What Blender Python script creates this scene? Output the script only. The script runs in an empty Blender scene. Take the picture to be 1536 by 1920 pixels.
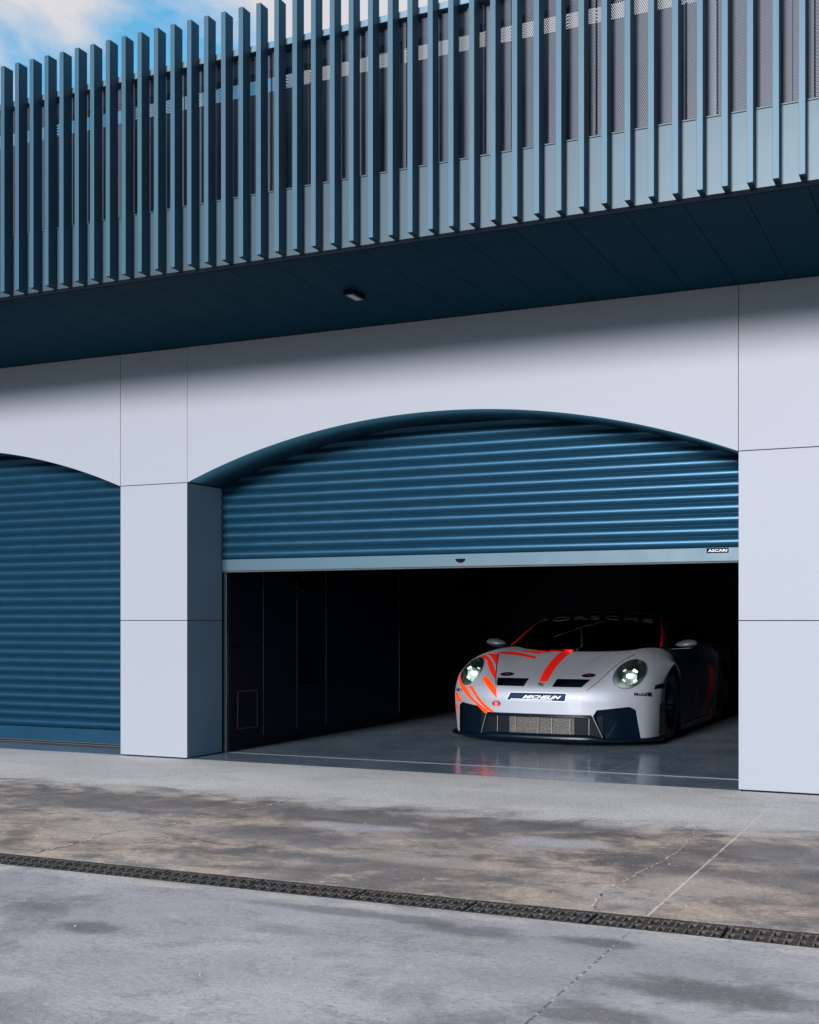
import bpy, bmesh, math, random
import numpy as np
from mathutils import Vector, Matrix
from mathutils.bvhtree import BVHTree
R = math.radians
random.seed(7)
scn = bpy.context.scene

# ------------------------------------------------------------ camera, sky, sun, exposure
CAM_H = 1.15
YAW = R(24.7)
FPX = 2277.0
cd = bpy.data.cameras.new('camera')
cam = bpy.data.objects.new('camera', cd)
scn.collection.objects.link(cam)
cam.location = (0, 0, CAM_H)
cam.rotation_euler = (R(90), 0, YAW)
cd.sensor_fit = 'HORIZONTAL'
cd.sensor_width = 24
cd.lens = FPX / 1536 * 24
cd.shift_y = 203.0 / 1536
cd.clip_start = .05
cd.clip_end = 800
scn.camera = cam

CLOUD_TOP = 12.5
SUN_EL, SUN_AZ = 11.0, 184.0        # azimuth clockwise from +Y
world = bpy.data.worlds.new("World")
scn.world = world
world.use_nodes = True
wn, wl = world.node_tree.nodes, world.node_tree.links
wn.clear()
wo = wn.new('ShaderNodeOutputWorld')
wb = wn.new('ShaderNodeBackground')
wb.inputs['Strength'].default_value = 0.115
sky = wn.new('ShaderNodeTexSky')
sky.sky_type = 'NISHITA'
sky.sun_disc = False
sky.sun_elevation = R(SUN_EL)
sky.sun_rotation = R(SUN_AZ)
sky.air_density = 1.0
sky.dust_density = 0.1
sky.ozone_density = 2.5
tc = wn.new('ShaderNodeTexCoord')
mp = wn.new('ShaderNodeMapping')
mp.inputs['Scale'].default_value = (1.0, 1.0, 1.6)
mp.inputs['Location'].default_value = (0.33, 0.2, 0.1)
nz = wn.new('ShaderNodeTexNoise')
nz.inputs['Scale'].default_value = 4.5
nz.inputs['Detail'].default_value = 9
nz.inputs['Roughness'].default_value = .56
nz.inputs['Distortion'].default_value = .25
cr = wn.new('ShaderNodeValToRGB')
cr.color_ramp.elements[0].position = .52
cr.color_ramp.elements[1].position = .66
tint = wn.new('ShaderNodeMixRGB')
tint.blend_type = 'MULTIPLY'
tint.inputs[0].default_value = 1
tint.inputs[2].default_value = (.78, 1.34, 1.32, 1)
mix = wn.new('ShaderNodeMixRGB')
def wmath(op, a, b, c=None):
    n = wn.new('ShaderNodeMath'); n.operation = op
    for i_, v_ in enumerate((a, b, c)):
        if v_ is None: continue
        if isinstance(v_, (int, float)): n.inputs[i_].default_value = v_
        else: wl.new(v_, n.inputs[i_])
    return n.outputs[0]
def wmap(v, a, b, c, d):
    n = wn.new('ShaderNodeMapRange'); n.interpolation_type = 'SMOOTHSTEP'
    wl.new(v, n.inputs[0])
    for i_, v_ in enumerate((a, b, c, d)): n.inputs[i_ + 1].default_value = v_
    return n.outputs[0]
def wdot(d):
    n = wn.new('ShaderNodeVectorMath'); n.operation = 'DOT_PRODUCT'
    n.inputs[1].default_value = Vector(d).normalized(); wl.new(tc.outputs['Generated'], n.inputs[0])
    return n.outputs['Value']
up_ = wdot((0, 0, 1))
cool = wn.new('ShaderNodeMixRGB'); cool.blend_type = 'MULTIPLY'; cool.inputs[0].default_value = 1
lowt = wn.new('ShaderNodeMixRGB'); lowt.inputs[1].default_value = (.28, .85, 1.75, 1); lowt.inputs[2].default_value = (1, 1, 1, 1)
wl.new(wmap(up_, .0, .40, 0, 1), lowt.inputs[0]); wl.new(lowt.outputs[0], cool.inputs[2])
wl.new(sky.outputs['Color'], cool.inputs[1]); wl.new(cool.outputs[0], tint.inputs[1])
# added cloud overhead, out of view, brightened to light the ground, banks of cloud to the left and right of the gap of blue
glow = wmap(up_, .50, .95, 3.7, CLOUD_TOP)
bias = wmap(up_, .55, .9, 0, .16)
bias = wmath('ADD', bias, wmap(wdot((-.648, .622, .439)), .988, .9990, 0, .24))
bias = wmath('ADD', bias, wmap(wdot((-.33, .824, .46)), .986, .996, 0, .26))
cover = wmath('ADD', nz.outputs['Fac'], bias)
ccol = wn.new('ShaderNodeVectorMath'); ccol.operation = 'SCALE'; ccol.inputs[0].default_value = (1.0, .985, 1.03)
wl.new(glow, ccol.inputs['Scale'])
wl.new(ccol.outputs[0], mix.inputs[2])
wl.new(tc.outputs['Generated'], mp.inputs['Vector'])
wl.new(mp.outputs['Vector'], nz.inputs['Vector'])
wl.new(cover, cr.inputs['Fac'])
wl.new(tint.outputs[0], mix.inputs[1])
wl.new(cr.outputs['Color'], mix.inputs[0])
wl.new(mix.outputs[0], wb.inputs['Color'])
wl.new(wb.outputs[0], wo.inputs['Surface'])

sd = bpy.data.lights.new('sun', 'SUN')
sd.energy = 5.0
sd.angle = R(11)
sd.color = (1.0, .955, .955)
sun = bpy.data.objects.new('sun', sd)
scn.collection.objects.link(sun)
to_sun = Vector((math.sin(R(SUN_AZ)) * math.cos(R(SUN_EL)), math.cos(R(SUN_AZ)) * math.cos(R(SUN_EL)), math.sin(R(SUN_EL))))
sun.rotation_euler = to_sun.to_track_quat('Z', 'Y').to_euler()
scn.view_settings.view_transform = 'Standard'
scn.view_settings.look = 'None'
scn.view_settings.exposure = 0.75
scn.view_settings.gamma = 1
scn.cycles.max_bounces = 8
scn.cycles.transparent_max_bounces = 16

# ------------------------------------------------------------ helpers
col = scn.collection

def link(name, me, mat=None, parent=None, smooth=False):
    o = bpy.data.objects.new(name, me)
    col.objects.link(o)
    if mat is not None:
        for m in (mat if isinstance(mat, (list, tuple)) else [mat]):
            me.materials.append(m)
    if parent:
        o.parent = parent
    if smooth:
        for p in me.polygons:
            p.use_smooth = True
    return o

def mesh(name, V, F, mat=None, parent=None, smooth=False):
    me = bpy.data.meshes.new(name)
    me.from_pydata([tuple(v) for v in V], [], [tuple(f) for f in F])
    me.update()
    return link(name, me, mat, parent, smooth)

def bmo(name, bm, mat=None, parent=None, smooth=False):
    me = bpy.data.meshes.new(name)
    bm.to_mesh(me)
    bm.free()
    return link(name, me, mat, parent, smooth)

def box(bm, x0, x1, y0, y1, z0, z1, bevel=0, mi=0):
    r = bmesh.ops.create_cube(bm, size=1)
    vs = r['verts']
    for v in vs:
        v.co = Vector(((x0 + x1) / 2 + v.co.x * (x1 - x0), (y0 + y1) / 2 + v.co.y * (y1 - y0), (z0 + z1) / 2 + v.co.z * (z1 - z0)))
    fs = set(f for v in vs for f in v.link_faces)
    for f in fs:
        f.material_index = mi
    if bevel:
        es = set(e for v in vs for e in v.link_edges)
        bmesh.ops.bevel(bm, geom=list(es), offset=bevel, segments=2, affect='EDGES', profile=.5)

def tube(bm, pts, r, n=8, mi=0):
    pts = [Vector(p) for p in pts]
    rings = []
    for i, p in enumerate(pts):
        d = (pts[min(i + 1, len(pts) - 1)] - pts[max(i - 1, 0)]).normalized()
        a = d.orthogonal().normalized()
        b = d.cross(a)
        rr = r[i] if isinstance(r, (list, tuple)) else r
        rings.append([bm.verts.new(p + (a * math.cos(t) + b * math.sin(t)) * rr) for t in [2 * math.pi * k / n for k in range(n)]])
    # keep the rings from twisting
    for i in range(1, len(rings)):
        best = min(range(n), key=lambda s: (rings[i][s].co - rings[i - 1][0].co).length)
        rings[i] = rings[i][best:] + rings[i][:best]
    for A, B in zip(rings, rings[1:]):
        for k in range(n):
            f = bm.faces.new((A[k], A[(k + 1) % n], B[(k + 1) % n], B[k]))
            f.material_index = mi
    for ring in (rings[0], rings[-1]):
        f = bm.faces.new(ring)
        f.material_index = mi

def tag(o, label=None, cat=None, group=None, kind=None):
    if label: o['label'] = label
    if cat: o['category'] = cat
    if group: o['group'] = group
    if kind: o['kind'] = kind
    return o

def empty(name, loc, label, cat, group=None):
    o = bpy.data.objects.new(name, None)
    o.empty_display_size = .2
    col.objects.link(o)
    o.location = loc
    return tag(o, label, cat, group)

class N:
    """small node graph helper around one material"""
    def __init__(s, name, base=(.5, .5, .5), rough=.5, metal=0, coat=0, spec=.5):
        s.m = bpy.data.materials.new(name)
        s.m.use_nodes = True
        s.t = s.m.node_tree
        s.n, s.l = s.t.nodes, s.t.links
        s.b = s.n['Principled BSDF']
        s.out = s.n['Material Output']
        s.b.inputs['Base Color'].default_value = (*base, 1)
        s.b.inputs['Roughness'].default_value = rough
        s.b.inputs['Metallic'].default_value = metal
        s.b.inputs['Coat Weight'].default_value = coat
        s.b.inputs['Coat Roughness'].default_value = .06
        s.b.inputs['Specular IOR Level'].default_value = spec
    def new(s, t, **kw):
        n = s.n.new(t)
        for k, v in kw.items():
            if k in n.inputs.keys(): n.inputs[k].default_value = v
            else: setattr(n, k, v)
        return n
    def obj(s):
        if not hasattr(s, 'tc'): s.tc = s.n.new('ShaderNodeTexCoord')
        return s.tc.outputs['Object']
    def pos(s):
        if not hasattr(s, 'geo'): s.geo = s.n.new('ShaderNodeNewGeometry')
        return s.geo.outputs['Position']
    def math(s, op, a, b=None, c=None, clamp=False):
        n = s.n.new('ShaderNodeMath'); n.operation = op; n.use_clamp = clamp
        for i, v in enumerate((a, b, c)):
            if v is None: continue
            if isinstance(v, (int, float)): n.inputs[i].default_value = v
            else: s.l.new(v, n.inputs[i])
        return n.outputs[0]
    def mapr(s, v, a, b, c=0., d=1., smooth=True):
        n = s.n.new('ShaderNodeMapRange')
        n.interpolation_type = 'SMOOTHSTEP' if smooth else 'LINEAR'
        s.l.new(v, n.inputs[0])
        for i, x in enumerate((a, b, c, d)): n.inputs[i + 1].default_value = x
        return n.outputs[0]
    def noise(s, vec, scale, detail=4, rough=.5, sc=None, loc=None, dist=0):
        if sc or loc:
            m = s.n.new('ShaderNodeMapping')
            if sc: m.inputs['Scale'].default_value = sc
            if loc: m.inputs['Location'].default_value = loc
            s.l.new(vec, m.inputs[0]); vec = m.outputs[0]
        n = s.n.new('ShaderNodeTexNoise')
        n.inputs['Scale'].default_value = scale
        n.inputs['Detail'].default_value = detail
        n.inputs['Roughness'].default_value = rough
        n.inputs['Distortion'].default_value = dist
        s.l.new(vec, n.inputs['Vector'])
        return n.outputs['Fac']
    def mixc(s, f, a, b, mode='MIX'):
        n = s.n.new('ShaderNodeMixRGB'); n.blend_type = mode
        for i, v in enumerate((f, a, b)):
            if isinstance(v, (int, float)): n.inputs[i].default_value = v
            elif isinstance(v, tuple): n.inputs[i].default_value = (*v, 1)
            else: s.l.new(v, n.inputs[i])
        return n.outputs[0]
    def bump(s, h, strength=.2, dist=.01):
        n = s.n.new('ShaderNodeBump')
        n.inputs['Strength'].default_value = strength
        n.inputs['Distance'].default_value = dist
        s.l.new(h, n.inputs['Height'])
        s.l.new(n.outputs[0], s.b.inputs['Normal'])
    def set(s, k, v):
        s.l.new(v, s.b.inputs[k])

def painted(name, base, rough, metal=0, coat=0, var=.06, bump=.0, spec=.5, rv=.02):
    g = N(name, base, rough, metal, coat, spec)
    p = g.pos()
    n1 = g.noise(p, 1.3, 5, .6)
    c = g.mixc(n1, tuple(x * (1 - var) for x in base), tuple(min(1, x * (1 + var)) for x in base))
    g.set('Base Color', c)
    if rv:
        n2 = g.noise(p, 6, 4, .6)
        g.set('Roughness', g.mapr(n2, .3, .7, max(.02, rough - rv), rough + rv))
    if bump:
        g.bump(g.noise(p, 2.2, 2, .5), bump, .02)
    return g.m

M = {}
M['panel'] = painted('composite_panel_paint', (.178, .187, .207), .5, 0, var=.012, spec=.14, rv=0)
M['joint'] = painted('joint_shadow_gap', (.003, .005, .008), .8, spec=.02)
M['steel'] = painted('blue_grey_powder_coat', (.020, .053, .076), .45, .2, spec=.25, rv=0, var=.05)
M['parapet'] = painted('blue_grey_folded_sheet', (.026, .045, .058), .42, .25, var=.02, bump=.12, spec=.22, rv=0)
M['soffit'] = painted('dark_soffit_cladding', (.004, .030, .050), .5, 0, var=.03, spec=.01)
M['archsoffit'] = painted('arch_underside_blue', (.012, .050, .078), .4, 0, spec=.25, rv=0)  # underside of the arches, darker and bluer than the wall face
M['rail'] = painted('dark_rail_paint', (.07, .12, .16), .4, .3)
M['shutter'] = painted('shutter_paint', (.0055, .034, .062), .36, .60, spec=.3, rv=.03, var=.02)
M['shutterbar'] = painted('shutter_bar_paint', (.028, .056, .074), .45, .2, spec=.25, var=.05)
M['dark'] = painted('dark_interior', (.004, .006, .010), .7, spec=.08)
M['frame'] = painted('dark_anodised', (.03, .04, .05), .35, .6)
M['rubber'] = painted('black_rubber', (.012, .012, .014), .65)
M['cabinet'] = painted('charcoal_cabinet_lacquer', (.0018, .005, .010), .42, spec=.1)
M['edge'] = painted('brushed_edge_trim', (.16, .155, .15), .35, .8)
M['black'] = painted('black_plastic', (.003, .005, .008), .4, spec=.08)
M['white'] = painted('white_lettering', (.36, .37, .38), .5)

M['rim'] = painted('wheel_satin_black', (.02, .02, .024), .3, .7)
M['trimgrey'] = painted('grille_bar_grey', (.10, .10, .105), .4, .6)
M['gapgrey'] = painted('panel_gap_grey', (.14, .15, .17), .5)
M['maroon'] = painted('maroon_mark', (.09, .008, .02), .4)
M['pinkred'] = painted('pinkish_red_mark', (.80, .07, .07), .4)
M['dimletter'] = painted('grey_outline_letter', (.20, .22, .25), .5)
M['crestgold'] = painted('dull_gold_badge', (.26, .17, .09), .3, .5)
M['crestdark'] = painted('dark_badge_field', (.03, .012, .015), .3)
M['hlframe'] = painted('headlight_frame_metal', (.17, .205, .195), .4, .5)
M['edge2'] = painted('pale_cap_edge', (.30, .31, .33), .35, .6)

# ------------------------------------------------------------ ground material
g = N('weathered_concrete', (.4, .38, .37), .8)
P = g.pos()
sep = g.new('ShaderNodeSeparateXYZ'); g.l.new(P, sep.inputs[0])
X, Y = sep.outputs[0], sep.outputs[1]
nbig = g.noise(P, .9, 6, .62, sc=(1, 1.25, 1))
nmid = g.noise(P, 2.6, 7, .68, sc=(1, 1.3, 1), loc=(4, 2, 0), dist=.5)
nwide = g.noise(P, .55, 4, .6, loc=(9, 1, 0))
nfine = g.noise(P, 60, 5, .7)
ngrain = g.noise(P, 220, 3, .7)
# zone between building strip and drain
edge1 = g.math('ADD', Y, g.math('MULTIPLY', g.math('SUBTRACT', nmid, .5), 1.3))
zone = g.math('MULTIPLY', g.mapr(edge1, 7.05, 6.45, 0, 1), g.mapr(Y, 4.45, 4.6, 0, 1))
front = g.mapr(Y, 4.56, 4.40, 0, 1)
clean = g.mixc(g.mapr(nbig, .3, .7), (.50, .465, .43), (.64, .60, .555))
clean = g.mixc(g.math('MULTIPLY', g.mapr(nmid, .56, .68), .5), clean, (.45, .39, .33))
warm = g.mixc(g.mapr(nmid, .36, .64), (.050, .044, .045), (.40, .30, .215))
warm = g.mixc(g.mapr(nbig, .48, .66, 0, .8), warm, (.37, .33, .31))
warm = g.mixc(g.mapr(nwide, .50, .66, 0, .85), warm, (.07, .062, .066))
warm = g.mixc(g.mapr(g.noise(P, 1.6, 6, .6, sc=(1, 1.6, 1), loc=(3, 8, 0)), .58, .70, 0, .75), warm, (.47, .37, .275))
nblot = g.noise(P, 5.5, 9, .78, sc=(1, 1.15, 1), loc=(21, 4, 0))
nblot2 = g.noise(P, 2.1, 9, .72, loc=(31, 7, 0))
warm = g.mixc(g.mapr(nblot, .52, .62, 0, .72), warm, (.065, .052, .048))
warm = g.mixc(g.mapr(nblot2, .52, .62, 0, .60), warm, (.050, .044, .046))
warm = g.mixc(g.mapr(nblot, .46, .36, 0, .60), warm, (.50, .40, .30))
lav = g.mixc(g.mapr(nbig, .35, .65), (.225, .215, .228), (.325, .315, .328))
lav = g.mixc(g.mapr(nmid, .50, .68, 0, .55), lav, (.13, .12, .135))
lav = g.mixc(g.mapr(g.noise(P, 1.1, 7, .66, loc=(12, 3, 0), dist=.4), .50, .66, 0, .6), lav, (.085, .076, .084))
lav = g.mixc(g.mapr(g.noise(P, 3.4, 6, .7, loc=(2, 13, 0)), .56, .70, 0, .5), lav, (.40, .37, .35))
c = g.mixc(zone, clean, warm)
c = g.mixc(front, c, lav)
# stains with places of their own
wob = g.math('MULTIPLY', g.math('SUBTRACT', g.noise(P, 5, 6, .65, dist=.6), .5), 1.7)
def blob(c, x, y, rx, ry, colr, amt):
    dx = g.math('DIVIDE', g.math('SUBTRACT', X, x), rx)
    dy = g.math('DIVIDE', g.math('SUBTRACT', Y, y), ry)
    d = g.math('SQRT', g.math('ADD', g.math('MULTIPLY', dx, dx), g.math('MULTIPLY', dy, dy)))
    d = g.math('ADD', d, wob)
    return g.mixc(g.mapr(d, 1.1, .35, 0, amt), c, colr)
DK = (.060, .054, .060)
for b in [(-.72, 3.80, .42, .16, DK, .85), (-.98, 3.45, .28, .13, DK, .8), (-2.99, 3.63, .18, .11, DK, .8), (-1.66, 4.17, .28, .10, DK, .7),
          (-1.18, 4.22, .22, .08, DK, .8), (-3.38, 3.81, .18, .10, DK, .5), (-2.35, 3.9, .22, .09, DK, .4), (-2.2, 4.24, .7, .07, DK, .6), (-.9, 6.2, .5, .35, DK, .7),
          (-1.25, 5.7, .22, .5, DK, .6), (-3.4, 6.3, .8, .28, DK, .8), (-4.9, 6.2, 1.0, .40, DK, .8), (-3.4, 5.6, .7, .22, DK, .75), (-4.2, 6.35, .9, .16, DK, .8), (-2.9, 5.15, .6, .12, DK, .7), (-.75, 5.6, .35, .3, DK, .6), (-2.2, 6.45, .5, .2, DK, .8),
          (-4.3, 5.4, .6, .3, (.42, .36, .29), .6), (-1.05, 5.3, .35, .25, (.40, .33, .27), .7), (-3.1, 6.0, .5, .15, (.42, .41, .42), .6),
          (-1.95, 6.0, .35, .2, (.40, .39, .41), .7), (-2.2, 5.3, .6, .15, (.40, .33, .27), .5), (-1.35, 8.0, .17, .07, (.47, .40, .34), .8), (-.88, 8.0, .17, .06, (.48, .39, .31), .8),
          (-1.25, 3.0, .5, .16, DK, .55), (-.6, 3.1, .3, .12, DK, .5)]:
    c = blob(c, *b)
# narrow pale mortar edge along the drain, patchy
ded = g.math('ADD', Y, g.math('MULTIPLY', X, -.018))
ded = g.math('ADD', ded, g.math('MULTIPLY', g.math('SUBTRACT', g.noise(P, 14, 5, .7), .5), .10))
c = g.mixc(g.math('MULTIPLY', g.mapr(g.math('ABSOLUTE', g.math('SUBTRACT', ded, 4.66)), .05, .02, 0, 1), g.mapr(g.noise(P, 3, 3, .5, loc=(5, 5, 5)), .4, .6, 0, .65)), c, (.46, .39, .32))
c = g.mixc(g.math('MULTIPLY', g.mapr(g.math('ABSOLUTE', g.math('SUBTRACT', ded, 4.405)), .06, .02, 0, 1), g.mapr(g.noise(P, 3, 3, .5, loc=(1, 5, 5)), .4, .6, 0, .65)), c, (.43, .38, .33))
nspk = g.noise(P, 34, 6, .75, sc=(1, 1.4, 1))
c = g.mixc(g.math('MULTIPLY', g.mapr(nspk, .50, .66), g.mapr(nmid, .35, .60, .15, .62)), c, (.085, .072, .066))
c = g.mixc(g.mapr(nspk, .46, .32, 0, .38), c, (.52, .46, .41))
c = g.mixc(g.math('MULTIPLY', g.mapr(nfine, .40, .62, .0, .42), g.mapr(front, 0, 1, 1, .55)), c, (.12, .105, .096))
c = g.mixc(g.math('MULTIPLY', g.mapr(ngrain, .54, .68, .0, .6), g.mapr(front, 0, 1, 1, .45)), c, (.56, .52, .48))
c = g.mixc(g.mapr(g.noise(P, 150, 2, .5, loc=(7, 7, 7)), .62, .72, .0, .5), c, (.06, .055, .055))
# saw cut and cracks as narrow lines
jx = g.math('ADD', X, g.math('MULTIPLY', g.math('SUBTRACT', g.noise(P, 25, 3, .6), .5), .012))
jd = g.math('ABSOLUTE', g.math('SUBTRACT', g.math('ADD', jx, g.math('MULTIPLY', Y, -.0085)), -1.172))
jpale = g.math('MULTIPLY', g.mapr(jd, .0065, .003, 0, .62), g.math('MULTIPLY', g.mapr(Y, 4.3, 4.6, .0, 1), g.mapr(g.noise(P, 20, 4, .7, loc=(2, 2, 2)), .36, .52, .25, 1)))
c = g.mixc(jpale, c, (.60, .56, .53))
nj = g.noise(P, 22, 4, .7)
jdark = g.math('MULTIPLY', g.mapr(jd, .0065, .003, 0, 1), g.mapr(Y, 4.6, 4.3, .0, 1))
c = g.mixc(g.math('MULTIPLY', jdark, g.mapr(nj, .46, .52, .8, .1)), c, (.03, .03, .03))
c = g.mixc(g.math('MULTIPLY', jdark, g.mapr(nj, .52, .58, .0, .5)), c, (.50, .48, .46))
for xj in (-6.27, 4.0):
    jd2 = g.math('ABSOLUTE', g.math('SUBTRACT', jx, xj))
    c = g.mixc(g.mapr(jd2, .008, .004, 0, .7), c, (.5, .48, .46))
g.set('Base Color', c)
g.set('Roughness', g.mapr(nmid, .3, .7, .62, .85))
h = g.math('ADD', g.math('MULTIPLY', nfine, .5), g.math('MULTIPLY', ngrain, .4))
g.bump(h, .9, .008)
M['concrete'] = g.m

g = N('polished_garage_floor', (.07, .08, .1), .2)
P = g.pos()
n1 = g.noise(P, 2, 6, .6)
n2 = g.noise(P, 18, 6, .7, sc=(1, .35, 1))
c = g.mixc(g.mapr(n1, .3, .7), (.085, .125, .165), (.145, .185, .225))
c = g.mixc(g.mapr(n2, .45, .75, 0, .6), c, (.17, .17, .175))
c = g.mixc(g.mapr(g.noise(P, 140, 2, .5), .68, .76, 0, .8), c, (.5, .5, .5))
g.set('Base Color', c)
g.set('Roughness', g.mapr(n2, .3, .75, .10, .24))
g.bump(g.noise(P, 60, 3, .6), .03, .003)
M['floor'] = g.m

# rusty cast iron
g = N('cast_iron', (.05, .045, .04), .6, .5)
P = g.pos()
c = g.mixc(g.mapr(g.noise(P, 30, 5, .7), .35, .65), (.009, .009, .011), (.055, .038, .028))
c = g.mixc(g.mapr(g.noise(P, 1.4, 3, .6), .45, .6, 0, .35), c, (.03, .034, .04))
g.set('Base Color', c)
g.bump(g.noise(P, 90, 4, .7), .6, .004)
M['iron'] = g.m
M['slotedge'] = painted('worn_iron_edge', (.11, .095, .07), .6, .1, var=.5)
g = N('drain_silt', (.1, .08, .05), .95)
P = g.pos()
g.set('Base Color', g.mixc(g.mapr(g.noise(P, 8, 5, .7), .42, .62), (.004, .004, .004), (.05, .036, .024)))
M['silt'] = g.m

# perforated sheet: hex hole pattern, real transparency through the holes
def perforated(name, base, rough, metal, pitch, rad, ax=('X', 'Z')):
    g = N(name, base, rough, metal)
    s = g.new('ShaderNodeSeparateXYZ'); g.l.new(g.obj(), s.inputs[0])
    u = g.math('DIVIDE', s.outputs[ax[0]], pitch)
    v = g.math('DIVIDE', s.outputs[ax[1]], pitch * 1.732)
    def cell(du):
        uu = g.math('SUBTRACT', g.math('FRACT', g.math('ADD', u, du + 1000.)), .5)
        vv = g.math('MULTIPLY', g.math('SUBTRACT', g.math('FRACT', g.math('ADD', v, du + 1000.)), .5), 1.732)
        return g.math('SQRT', g.math('ADD', g.math('MULTIPLY', uu, uu), g.math('MULTIPLY', vv, vv)))
    d = g.math('MINIMUM', cell(0), cell(.5))
    hole = g.math('LESS_THAN', d, rad)
    tr = g.new('ShaderNodeBsdfTransparent')
    mx = g.new('ShaderNodeMixShader')
    g.l.new(hole, mx.inputs[0]); g.l.new(g.b.outputs[0], mx.inputs[1]); g.l.new(tr.outputs[0], mx.inputs[2])
    g.l.new(mx.outputs[0], g.out.inputs['Surface'])
    return g
M['perf'] = perforated('perforated_sheet', (.016, .024, .040), .5, .2, .0112, .30).m

# ------------------------------------------------------------ ground (one sheet round the drain trench)
SL = .018
def dy(x): return SL * (x + 2.4)
DX0, DX1, DA, DB = -14.0, 6.0, 4.43, 4.64
GV = [(-150, -150), (150, -150), (150, 150), (-150, 150),
      (DX0, DA + dy(DX0)), (DX1, DA + dy(DX1)), (DX1, DB + dy(DX1)), (DX0, DB + dy(DX0))]
ground = mesh('ground', [(x, y, 0) for x, y in GV], [(0, 1, 5, 4), (1, 2, 6, 5), (2, 3, 7, 6), (3, 0, 4, 7)], M['concrete'])
tag(ground, 'stained weathered concrete apron in front of the garages', kind='structure')

# chipped edge crumbs are part of the crack relief: two open cracks in the apron
def crack(name, pts, w, label):
    bm = bmesh.new()
    P2 = []
    for (a, b) in zip(pts, pts[1:]):
        a = Vector(a); b = Vector(b)
        n = max(2, int((b - a).length / .011))
        for i in range(n):
            P2.append(a.lerp(b, i / n))
    rnd = random.Random(3)
    L = []; Rr = []
    off = 0
    for i, p in enumerate(P2):
        d = (P2[min(i + 1, len(P2) - 1)] - P2[max(i - 1, 0)]).normalized()
        nn = Vector((-d.y, d.x))
        off = off * .7 + rnd.uniform(-.010, .010)
        ww = w * rnd.uniform(.15, 1.0) * min(1, i / 6, (len(P2) - 1 - i) / 6 + .05)
        L.append(bm.verts.new((p.x + nn.x * (off + ww), p.y + nn.y * (off + ww), .003)))
        Rr.append(bm.verts.new((p.x + nn.x * (off - ww), p.y + nn.y * (off - ww), .003)))
    for i in range(len(L) - 1):
        f = bm.faces.new((L[i], L[i + 1], Rr[i + 1], Rr[i]))
        f.material_index = 0 if rnd.random() < .25 else 1
    o = bmo(name, bm, [M['crackdark'], M['crackpale']])
    tag(o, label, kind='structure')
M['crackdark'] = painted('crack_dark', (.05, .045, .04), .9)
M['crackpale'] = painted('crack_chipped_edge', (.46, .39, .31), .9, var=.2)
crack('ground_crack', [(-1.383, 6.87), (-1.306, 6.118), (-1.332, 5.667), (-1.38, 5.176), (-1.411, 4.991), (-1.367, 4.789), (-1.344, 4.67)], .006, 'crack in the concrete near the pale saw cut')
crack('ground_crack', [(-3.96, 6.79), (-3.945, 6.46), (-4.034, 6.176), (-4.114, 5.861), (-4.074, 5.566), (-4.179, 5.407), (-4.22, 5.245), (-4.179, 5.027), (-4.18, 4.836), (-4.18, 4.62)], .008, 'long pale crack in the concrete left of the open garage')

# small stones and grit
bm = bmesh.new()
rnd = random.Random(11)
for i in range(90):
    x = rnd.uniform(-5.5, -.2); y = rnd.uniform(3.0, 8.0)
    s = rnd.uniform(.002, .006)
    r = bmesh.ops.create_icosphere(bm, subdivisions=1, radius=s)
    for v in r['verts']:
        v.co = Vector((x + v.co.x * rnd.uniform(.8, 1.5), y + v.co.y, s * .4 + v.co.z * .6))
grit = bmo('grit', bm, painted('grit_stone', (.22, .2, .18), .9, var=.4))
tag(grit, 'scattered specks of grit on the concrete apron', kind='stuff')

# ------------------------------------------------------------ drain
# the channel the grates lie in
bm = bmesh.new()
for (a, b) in ((DA, DB),):
    v = lambda x, y, z: bm.verts.new((x, y + dy(x), z))
    A = [v(DX0, a, 0), v(DX1, a, 0), v(DX1, a, -.13), v(DX0, a, -.13), v(DX0, b, 0), v(DX1, b, 0), v(DX1, b, -.13), v(DX0, b, -.13)]
    bm.faces.new((A[0], A[1], A[2], A[3])); bm.faces.new((A[4], A[7], A[6], A[5])); bm.faces.new((A[3], A[2], A[6], A[7]))
    bm.faces.new((A[0], A[3], A[7], A[4])); bm.faces.new((A[1], A[5], A[6], A[2]))
chan = bmo('drain_channel', bm, M['silt'])
tag(chan, 'sunken silty drain channel running below the iron grates', 'drain channel')

def grate_mesh():
    bm = bmesh.new()
    L, W = .5, DB - DA - .012
    n = 10
    y0, y1 = -W / 2, W / 2
    rails = [(y0, y0 + .020), (-.014, .014), (y1 - .020, y1)]
    for a, b in rails:
        box(bm, .003, L - .003, a, b, -.022, -.002, .0015)
    # slanted bars between the rails
    p = L / n
    for (a, b) in ((rails[0][1], rails[1][0]), (rails[1][1], rails[2][0])):
        for k in range(n + 1):
            xc = k * p
            sl = .0
            w = .0125
            x0, x1 = xc - w, xc + w
            x0 = max(.003, x0); x1 = min(L - .003, x1)
            box(bm, x0, x1, a + .0004, b - .0004, -.020, -.0030, .0012)
            # worn raised lip on one side of each bar
            if k < n:
                box(bm, x1 - .0002, x1 + .004, a + .010, b - .001, -.019, -.0012, 0, 1)
    # cast studs on the rails
    for (a, b) in rails:
        for k in range(20):
            xx = .0125 + k * .025
            box(bm, xx - .006, xx + .006, (a + b) / 2 - .004, (a + b) / 2 + .004, -.003, -.0002, 0)
    me = bpy.data.meshes.new('drain_grate')
    bm.to_mesh(me); bm.free()
    me.materials.append(M['iron']); me.materials.append(M['slotedge'])
    return me
gm = grate_mesh()
xg = -4.85
k = 0
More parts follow.
